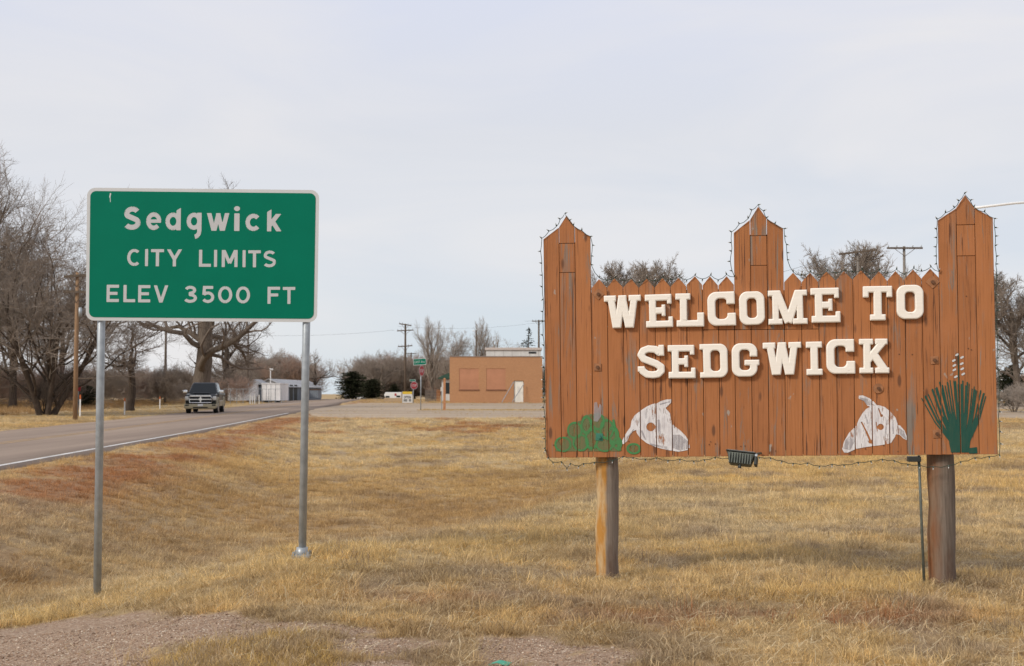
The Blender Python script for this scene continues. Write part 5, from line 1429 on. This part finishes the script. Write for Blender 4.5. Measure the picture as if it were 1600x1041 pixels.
# street lamp arm behind the right tower
SY = 50
x_ = X(1512, SY); z_ = g(x_, SY)
lp = thing('street_lamp', 'white street lamp arm reaching right from behind the right tower of the wooden sign', 'street lamp', (x_, SY, z_))
zt = Z(325, SY) - z_
MB().tube([(0, 0, -.3), (0, 0, zt * .5), (0, 0, zt)], [.10, .085, .065], 12).build('pole', M['galv'], lp, True)
e1 = at(1660, 312, SY)
MB().tube([(0, 0, zt - .05), ((e1.x - x_) * .5, 0, (zt + e1.z - z_) / 2 + .02), (e1.x - x_, 0, e1.z - z_)], [.055, .05, .045], 10).build('arm', M['white'], lp, True)
MB().box(e1.x - x_ - .05, e1.x - x_ + .6, -.14, .14, e1.z - z_ - .10, e1.z - z_ + .06).build('lamp_head', M['offwhite'], lp, bevel=.05)

# ------------------------------------------------------------------ street signs, posts, banner
def flat_text(txt, x0, z0, h, tov, yf, mat, parent, gapk=.22, cell=None, maxw=None):
    fnt = HWY(tov); adv = []; tot = 0
    for ch in txt:
        w_ = fnt[ch][0] * (.72 if ch in 'vek' and ch.islower() else 1) if ch != ' ' else .35
        adv.append((ch, tot, w_)); tot += w_ + gapk
    kx = 1 if not maxw else min(1, maxw / (tot * h))
    for ch, o_, w_ in adv:
        if ch == ' ': continue
        hh = h * (.72 if ch.islower() else 1)
        f = place_glyph(fnt[ch][1], fnt[ch][0], x0 + o_ * h * kx, x0 + (o_ + w_) * h * kx, z0 + hh, z0)
        solid('letter', f, (x0 + o_ * h * kx - .01, x0 + (o_ + w_) * h * kx + .01, z0 - .01, z0 + hh + .01), cell or h / 22, yf, .001, mat, parent)
def octagon(r): return [(r * math.cos(R(22.5 + 45 * k_)), r * math.sin(R(22.5 + 45 * k_))) for k_ in range(8)]
def street_sign(px, Y, py_base, py_name, wname, hname, label, text, angs, group):
    x_ = X(px, Y); z_ = float(prof(us(x_, Y)[1])) + .02
    st = thing('street_sign', label, 'street sign', (x_, Y, z_), 0, group)
    zn = Z(py_name, Y) - z_
    MB().tube([(0, 0, -.3), (0, 0, zn + .05)], .035, 10).build('post', M['galv'], st, True)
    nm = MB().box(-wname / 2, wname / 2, -.004, .004, -hname / 2, hname / 2).build('name_plate', M['sheet_white'], st)
    nm.location = (-.08, -.05, zn); nm.rotation_euler = (0, R(-3.5 if wname > .8 else 0), 0)
    MB().box(-wname / 2 + .03, wname / 2 - .03, -.007, -.0035, -hname / 2 + .03, hname / 2 - .03).build('name_panel', M['green'], nm)
    if text: flat_text(text, -wname * .40, -hname * .18, hname * .36, .13, -.009, M['sheet_white'], nm, .16, maxw=wname * .80)
    sp_ = thing_part = bpy.data.objects.new('stop_sign', MB().prism(octagon(.405), -.003, .003).mesh('stop_sign', M['sheet_white'])); link(sp_, st)
    sp_.location = (.06, -.05, zn - hname / 2 - .42); sp_.rotation_euler = (0, 0, R(angs))
    MB().prism(octagon(.375), -.006, -.0028).build('stop_panel', M['red'], sp_)
    flat_text('STOP', -.27, -.125, .25, .17, -.008, M['sheet_white'], sp_, .12, maxw=.56)
    return st
street_sign(657.5, 90, 642, 565.5, .93, .46, 'green EAST Ave street name sign above an obliquely seen red stop sign', 'EAST Ave', 65, 'stop signs with street names')
street_sign(646, 128, 630, 594.5, .62, .20, 'smaller and farther red stop sign with a narrow green name plate beside the white banner', None, 20, 'stop signs with street names')
x_ = X(694.5, 89.5); z_ = float(prof(us(x_, 89.5)[1]))
pp = thing('wooden_post', 'orange brown square wooden post left of the brick building', 'post', (x_, 89.5, z_)); hh = Z(592, 89.5) - z_
MB().box(-.085, .085, -.085, .085, -.3, hh).build('shaft', M['post_orange'], pp, bevel=.01)
MB().hexa([(-.085, -.085, hh), (.085, -.085, hh), (.085, .085, hh), (-.085, .085, hh)], [(-.02, -.02, hh + .06), (.02, -.02, hh + .06), (.02, .02, hh + .06), (-.02, .02, hh + .06)]).build('cap', M['post_orange'], pp)
x_ = X(690, 89.8); z_ = float(prof(us(x_, 89.8)[1]))
pp = thing('sign_post', 'thin grey post with a small pale plate beside the orange brown post', 'post', (x_, 89.8, z_)); hh = Z(604, 89.8) - z_
MB().tube([(0, 0, -.3), (0, 0, hh)], .028, 8).build('shaft', M['galv'], pp); MB().box(-.07, .07, -.04, -.03, hh - .35, hh - .05).build('plate', M['offwhite'], pp)
# white OPEN banner
BYv = 126
x0, x1 = X(629, BYv), X(644.5, BYv); z_ = g(x0, BYv)
bn = thing('banner_sign', 'white OPEN banner sign with a yellow top strip beside the camper', 'sign', ((x0 + x1) / 2, BYv, z_)); hw = (x1 - x0) / 2
zt, zm, z1 = Z(612, BYv) - z_, Z(616, BYv) - z_, max(.05, Z(629.5, BYv) - z_)
MB().box(-hw, hw, -.02, .02, z1, zm - .005).build('panel', M['offwhite'], bn); MB().box(-hw, hw * .9, -.03, .02, zm, zt).build('top_strip', M['yellow'], bn)
flat_text('OPEN', -hw * .75, (z1 + zm) / 2 - .0, (zm - z1) * .30, .2, -.024, M['ink'], bn, .1, maxw=hw * 1.5)
for k_ in range(6):
    if k_ != 3: MB().box(-hw * .75 + k_ * hw * .26, -hw * .75 + k_ * hw * .26 + hw * .17, -.024, -.0205, z1 + .12, z1 + .38).build('letter', M['dark_metal'], bn)
for s_ in (-1, 1): MB().tube([(s_ * hw, .03, -.2), (s_ * hw, .03, zt + .05)], .03, 6).build('leg', M['galv'], bn)
# delineators
def delineator(px, Y, py_top, label, red=False):
    x_ = X(px, Y); z_ = g(x_, Y); h = Z(py_top, Y) - z_
    d = thing('delineator_post', label, 'marker post', (x_, Y, z_), 0, 'roadside marker posts')
    MB().box(-.036, .036, -.012, .012, -.2, h * .8).build('post', M['white'], d); MB().box(-.04, .04, -.016, .014, h * .8, h).build('reflector', M['orange'], d)
    return d
delineator(195, 76, 622, 'white marker post with orange top just left of the crooked tree')
delineator(125.5, 70, 617, 'white marker post with orange top right of the tan utility pole')
delineator(250, 96, 620, 'slim orange topped marker post left of the pickup in the tall grass')
x_ = X(122, 76); z_ = g(x_, 76)
rs = thing('red_sign', 'small red roadside sign on a thin post right of the tan utility pole', 'sign', (x_, 76, z_)); hh = Z(607.5, 76) - z_
MB().tube([(0, .02, -.2), (0, .02, hh + .15)], .025, 6).build('post', M['galv'], rs); MB().prism([(-.17, hh + .14), (-.15, hh - .14), (.15, hh - .14), (.17, hh + .14)], -.015, .0).build('plate', M['red'], rs)

# ------------------------------------------------------------------ buildings
BY = 132.0
bx0, bx1 = X(702.5, BY), X(847.5, BY); bw = bx1 - bx0; z_ = g(bx0 + 3, BY) - .05
bb = thing('brick_building', 'low flat roofed tan brick building with two bricked up windows and a cream door', 'building', (bx0, BY, z_))
bh = Z(558, BY) - z_
lx = lambda px: X(px, BY) - bx0
lz = lambda py: Z(py, BY) - z_
wins = [(717.5, 748, 576, 608.5), (760, 790, 576, 608.5)]
# front wall built round its openings
ops = [(lx(a), lx(b), lz(d), lz(c)) for a, b, c, d in wins] + [(lx(803), lx(818), .12, lz(595))]
xs_ = [0] + [v for o_ in ops for v in o_[:2]] + [bw]
mb = MB()
for k_ in range(0, len(xs_), 2): mb.box(xs_[k_], xs_[k_ + 1], 0, .3, -.3, bh)
for a, b, c, d in ops: mb.box(a, b, 0, .3, d, bh); mb.box(a, b, 0, .3, -.3, c)
mb.box(0, .3, .3, 12, -.3, bh); mb.box(bw - .3, bw, .3, 12, -.3, bh); mb.box(.3, bw - .3, 11.7, 12, -.3, bh)
mb.build('wall', M['brick'], bb)
MB().box(.3, bw - .3, .3, 11.7, bh - .35, bh - .2).build('roof', M['offwhite'], bb)
MB().box(-.04, bw + .04, -.04, .32, bh, bh + .09).build('coping', simple('grey_coping', (.25, .19, .15), .8), bb)
for a, b, c, d in ops[:2]:
    wd_ = MB().box(a, b, .035, .2, c, d).build('bricked_window', M['brick_panel'], bb)
    MB().box(a - .05, b + .05, -.07, .1, c - .13, c - .005).build('sill', simple('brown_sill', (.22, .105, .06), .85), wd_)
a, b, c, d = ops[2]
dr = MB().box(a + .03, b - .03, .10, .16, c, d - .03).build('door', M['cream'], bb); MB().tube([(b - .16, .10, 1.1), (b - .16, .04, 1.1)], .03, 8).build('handle', M['galv'], dr)
MB().box(a - .6, b + .5, -1.2, -.01, -.3, .10).build('doorstep', simple('concrete_step', (.33, .28, .22), .9), bb)
for (p0, q0, p1, q1, y_) in ((784.5, 628, 802.5, 597, -1.25), (801, 627, 818.5, 600, -1.15)):
    pa, pb_ = (lx(p0), y_, max(.02, lz(q0))), (lx(p1), y_ + .9, lz(q1))
    MB().tube([pa, pb_], .04, 6).build('brace_rail', M['galv'], bb); MB().tube([(pa[0], pa[1], -.3), pa], .035, 6).build('rail_foot', M['galv'], bb)
# white rooftop building behind it
WY = 150.0
x0, x1 = X(759.5, WY), X(845, WY); z_ = g(x0, WY); h = Z(547, WY) - z_
wb = thing('white_building', 'white flat roofed building showing above the brick building roof', 'building', (x0, WY, z_))
MB().box(0, x1 - x0, 0, 9, -.3, h).build('wall', M['offwhite'], wb); MB().box(-.15, x1 - x0 + .15, -.15, 9.1, h, h + .28).build('coping', simple('pale_coping', (.52, .45, .40), .8), wb)
a = X(826, WY) - x0; MB().box(a, a + .9, -.05, .0, h - .42, h - .22).build('vent', M['ink'], wb)
for k_ in range(6): MB().box(1 + k_ * 1.05, 1.04 + k_ * 1.05, -.02, 0, h - 1.2, h - .02).build('panel_joint', simple('joint_grey', (.42, .40, .37), .8), wb)
# small house with a green roof and fences left of the brick building
x0 = X(690, 150); z_ = g(x0, 150)
hb = thing('small_house', 'small grey house with a dark green roof edge peeking out left of the brick building', 'house', (x0, 150, z_))
MB().box(0, 4, 0, 5, -.3, Z(593, 150) - z_).build('wall', M['offwhite'], hb); rz_ = Z(592, 150) - z_
MB().prism([(-.5, rz_), (4.5, rz_), (4.0, rz_ + .35), (2, rz_ + 1.1), (0, rz_ + .35)], -.4, 5.4).build('roof', M['roof_green'], hb)
MB().box(.3, 1.2, -.05, 0, .9, 2.2).build('window', M['glass'], hb)
def fence(px0, px1, Y, py_top, label, mat, n):
    a, b = X(px0, Y), X(px1, Y); z_ = g(a, Y); h = Z(py_top, Y) - z_
    f = thing('board_fence', label, 'fence', (a, Y, z_), 0, 'board fences'); w_ = (b - a) / n; rn = random.Random(int(px0))
    for k_ in range(n):
        MB().box(k_ * w_ + .012, (k_ + 1) * w_ - .012, rn.uniform(-.01, .01), .03, -.2, h + rn.uniform(-.06, .06)).build('board', mat, f)
    for q in (.3, .8): MB().box(0, b - a, .04, .08, h * q - .05, h * q + .05).build('rail', mat, f)
fence(664, 682, 146, 609, 'weathered grey board fence behind the street sign post', M['grey_board'], 16)
fence(682, 688, 145, 609, 'short orange brown board fence beside the grey fence', M['orange_board'], 6)
# low wall and camper
CY = 142
x0, x1 = X(600, CY), X(627, CY); z_ = g(x0, CY)
rv_ = thing('camper', 'white camper with dark windows parked left of the OPEN banner', 'camper', (x0, CY, z_)); L_ = x1 - x0; zt, zb_ = Z(613, CY) - z_, Z(627, CY) - z_
MB().prism([(.25, zb_ + .2), (L_, zb_ + .2), (L_, zt), (.15, zt), (0, zt - .35), (.1, zt - .5)], 0, 2.2).build('body', M['car_white'], rv_, bevel=.05)
for a, b, c, d in ((.25, .75, zt - .62, zt - .42), (1.25, 1.55, zt - .55, zt - .25), (1.4 + .0, 1.45, zt - .9, zt - .6)): pass
MB().box(.18, .62, -.02, .0, zt - .62, zt - .42).build('window', M['glass'], rv_); MB().box(1.20, 1.40, -.02, .0, zt - .40, zt - .14).build('tail_light', M['red'], rv_); MB().box(L_ - .55, L_ - .12, -.02, .0, zt - .58, zt - .38).build('window', M['glass'], rv_); MB().box(.2, 1.2, -.02, .0, zt - .85, zt - .78).build('stripe', M['green'], rv_)
for q in (.5, L_ - .5): MB().tube([(q, .05, .32), (q, .28, .32)], .32, 14).build('wheel', M['tyre'], rv_)
x0, x1 = X(600, 138), X(628, 138); z_ = g(x0, 138)
o = MB().box(0, x1 - x0, 0, .25, -.3, Z(622, 138) - z_).build('low_wall', simple('tan_block', (.40, .29, .18), .9), None); o.location = (x0, 138, z_); tag(o, 'low tan wall in front of the white camper', 'wall')
# far cars
def far_car(px, Y, label, rz, sc=1.0, mat='car_white'):
    x_ = X(px, Y); z_ = g(x_, Y) + .03
    c = thing('parked_car', label, 'car', (x_, Y, z_), R(rz), 'white cars parked by the road crest')
    c.scale = (sc, sc, sc)
    MB().prism([(-2.2, .35), (2.2, .35), (2.25, .75), (1.9, .95), (.9, 1.0), (-1.9, 1.0), (-2.2, .8)], -.85, .85).build('body', M[mat], c, bevel=.08)
    MB().hexa([(-1.7, -.75, .98), (1.0, -.75, .98), (1.0, .75, .98), (-1.7, .75, .98)], [(-1.3, -.6, 1.48), (.35, -.6, 1.48), (.35, .6, 1.48), (-1.3, .6, 1.48)]).build('cabin', M[mat], c, bevel=.08)
    for s_ in (-1, 1):
        MB().hexa([(-1.5, s_ * .74, 1.03), (.75, s_ * .74, 1.03), (.75, s_ * .76, 1.03), (-1.5, s_ * .76, 1.03)], [(-1.25, s_ * .625, 1.4), (.3, s_ * .625, 1.4), (.3, s_ * .645, 1.4), (-1.25, s_ * .645, 1.4)]).build('window', M['glass'], c)
        for q in (-1.4, 1.4): MB().tube([(q, s_ * .62, .33), (q, s_ * .87, .33)], .33, 16).build('wheel', M['tyre'], c)
far_car(548, 262, 'white car facing the camera under the rounded evergreen at the road crest', 82)
far_car(565, 285, 'white car farther back right of the one under the rounded evergreen', 95)
# metal sheds across the highway
def shed_box(name, px0, px1, Y, py0, py1, depth, label, cat, mat, roofmat=None, yaw=0, group=None):
    a, b = X(px0, Y), X(px1, Y); z_ = g(a, Y); zt = Z(py0, Y) - z_; zb_ = max(-.3, Z(py1, Y) - z_)
    s_ = thing(name, label, cat, (a, Y, z_), R(yaw), group)
    MB().box(0, b - a, 0, depth, zb_, zt).build('walls', mat, s_); MB().box(-.05, b - a + .05, -.05, depth + .05, zt, zt + .08).build('roof', roofmat or mat, s_)
    for k_ in range(1, 4): MB().box((b - a) * k_ / 4 - .015, (b - a) * k_ / 4 + .015, -.02, 0, zb_ + .02, zt - .02).build('seam', M['galv'], s_)
    return s_, b - a, zb_, zt
s_, w_, zb_, zt = shed_box('cargo_trailer', 409, 437.5, 132, 600, 626, 5, 'white box trailer standing on low wheels in front of the grey barn', 'trailer', M['corr_white'], group='white boxes by the grey barn')
MB().box(-.03, w_ + .03, -.06, .5, zb_ - .10, zb_ - .005).build('bumper', M['ink'], s_)
for q in (.4, w_ - .4): MB().tube([(q, .4, .25), (q, .65, .25)], .3, 12).build('wheel', M['tyre'], s_)
shed_box('storage_container', 356, 377, 134, 600.5, 626, 7, 'white storage container right behind the pickup', 'container', M['corr_white'], yaw=-6, group='white boxes by the grey barn')
a, b = X(385, 140), X(409, 140); z_ = g(a, 140); zw = Z(601.5, 140) - z_
sh = thing('gabled_shed', 'small open fronted shed with grey gable between the two white boxes', 'shed', (a, 140, z_)); w_ = b - a
MB().box(0, .25, 0, 4, -.3, zw).build('side_wall', M['post_orange'], sh); MB().box(w_ - .25, w_, 0, 4, -.3, zw).build('side_wall', M['corr_grey'], sh); MB().box(.25, w_ - .25, 3.7, 4, -.3, zw).build('back_wall', M['brown_shadow'], sh)
MB().prism([(-.2, zw), (w_ + .2, zw), (w_ / 2, Z(592.5, 140) - z_)], -.1, 4.2).build('gable_roof', M['corr_roof'], sh); MB().box(-.1, w_ + .1, -.14, -.101, zw - .16, zw + .02).build('eave_board', M['ink'], sh)
# long grey barn, gable end to the left
YA = 150
a = X(443, YA); z_ = g(a, YA); zw = Z(605, YA) - z_; zr = Z(593, YA) - z_
br_ = thing('metal_barn', 'long blue grey metal barn with low pitched roof right of the white trailer', 'barn', (a, YA, z_), R(87)); ln = 22.0; wd_ = 3.6
P0, P1, P2_, P3 = (0, 0), (ln, 0), (ln, wd_), (0, wd_)
MB().box(0, ln, 0, wd_, -1.0, zw).build('wall', M['corr_grey'], br_)
mb = MB(); mb.add([(-.2, -.25, zw - .03), (ln + .2, -.25, zw - .03), (ln + .2, wd_ / 2, zr), (-.2, wd_ / 2, zr), (-.2, wd_ + .25, zw - .03), (ln + .2, wd_ + .25, zw - .03), (-.2, -.25, zw + .05), (ln + .2, -.25, zw + .05), (ln + .2, wd_ / 2, zr + .09), (-.2, wd_ / 2, zr + .09), (-.2, wd_ + .25, zw + .05), (ln + .2, wd_ + .25, zw + .05)],
       [(0, 1, 2, 3), (3, 2, 5, 4), (6, 7, 8, 9), (9, 8, 11, 10), (0, 1, 7, 6), (4, 5, 11, 10), (0, 3, 9, 6), (3, 4, 10, 9), (1, 2, 8, 7), (2, 5, 11, 8)]); mb.build('roof', M['corr_roof'], br_)
for q in (3.2, 5.6): MB().box(q, q + 1.6, -.04, 0, -.2, 2.0).build('door', M['dark_metal'], br_)
MB().add if False else None
gb = MB(); gb.add([(-.002, 0, zw), (-.002, wd_, zw), (-.002, wd_ / 2, zr - .04), (.1, 0, zw), (.1, wd_, zw), (.1, wd_ / 2, zr - .04)], [(0, 1, 2), (5, 4, 3), (0, 3, 4, 1), (1, 4, 5, 2), (2, 5, 3, 0)]); gb.build('gable', M['corr_roof'], br_)
shed_box('small_shed', 484, 497, 160, 609.5, 622, 3, 'small grey shed at the road crest right of the steel sign post', 'shed', M['corr_grey'], M['rust'])
x_ = X(422.5, 138); z_ = g(x_, 138)
yl = thing('yard_light', 'thin white yard light pole rising behind the white trailer', 'lamp', (x_, 138, z_)); hh = Z(579, 138) - z_
MB().tube([(0, 0, -.3), (0, 0, hh)], .05, 8).build('pole', M['white'], yl); MB().box(-.12, .28, -.1, .1, hh, hh + .22).build('lamp', M['offwhite'], yl, bevel=.04)
# chain-link fence in front of the sheds
FY = 126; a, b = X(350, FY), X(440, FY); z_ = g(a, FY); h = Z(608, FY) - z_
cf = thing('chain_link_fence', 'thin chain link fence in front of the white boxes', 'fence', (a, FY, z_))
nn = 9
for k_ in range(nn + 1): MB().tube([((b - a) * k_ / nn, 0, -.3), ((b - a) * k_ / nn, 0, h + .03)], .028, 6).build('post', M['galv'], cf)
MB().tube([(0, 0, h), (b - a, 0, h)], .022, 6).build('top_rail', M['galv'], cf)
mb = MB(); st_ = .16; n_ = int((b - a) / st_)
for k_ in range(n_ + 12):
    for s2 in (-1, 1):
        xa = k_ * st_ - (h if s2 > 0 else 0); xb = xa + s2 * h if s2 > 0 else k_ * st_ - h
        if s2 < 0: xa, xb = k_ * st_, k_ * st_ - h
        za, zb2 = 0, h
        if min(xa, xb) < 0 or max(xa, xb) > b - a: continue
        mb.tube([(xa, 0, za), (xb, 0, zb2)], .0012, 3, False)
o = mb.build('wire_mesh', M['galv'], cf); o['kind'] = 'stuff'
# pale stakes in the weeds
for k_, px in enumerate((391, 394.5, 398, 402, 405)):
    Y_ = 124; x_ = X(px, Y_); z_ = g(x_, Y_); h = Z(617 + (k_ % 2) * 2, Y_) - z_
    o = thing('garden_stake', ('leftmost pale stake of the row in front of the open shed', 'second pale stake from the left in front of the open shed', 'middle pale stake of the row in front of the open shed', 'dark grey stake, fourth of the row in front of the open shed', 'rightmost pale stake of the row nearest the white trailer')[k_], 'stake', (x_, Y_, z_), 0, 'row of pale stakes in front of the open shed')
    MB().box(-.05, .05, -.02, .02, -.2, h).build('stake', M['offwhite'] if k_ != 3 else M['grey_board'], o)
# scrap of green plastic in the gravel
hx, hy = hit(776, 1037, -.03); zz = g(hx, hy)
mb = MB(); mb.add([(-.05, 0, .012), (.0, -.012, .03), (.06, -.03, .014), (.09, .02, .022), (.02, .03, .035), (-.03, .02, .02), (-.05, 0, .008), (.0, -.012, .026), (.06, -.03, .010), (.09, .02, .018), (.02, .03, .031), (-.03, .02, .016)],
      [(0, 1, 4, 5), (1, 2, 3, 4), (11, 10, 7, 6), (10, 9, 8, 7), (0, 6, 7, 1), (1, 7, 8, 2), (2, 8, 9, 3), (3, 9, 10, 4), (4, 10, 11, 5), (5, 11, 6, 0)])
o = mb.build('plastic_scrap', M['lettergreen'], None); o.location = (hx, hy, zz); tag(o, 'small scrap of green plastic lying in the gravel at the bottom edge', 'litter')
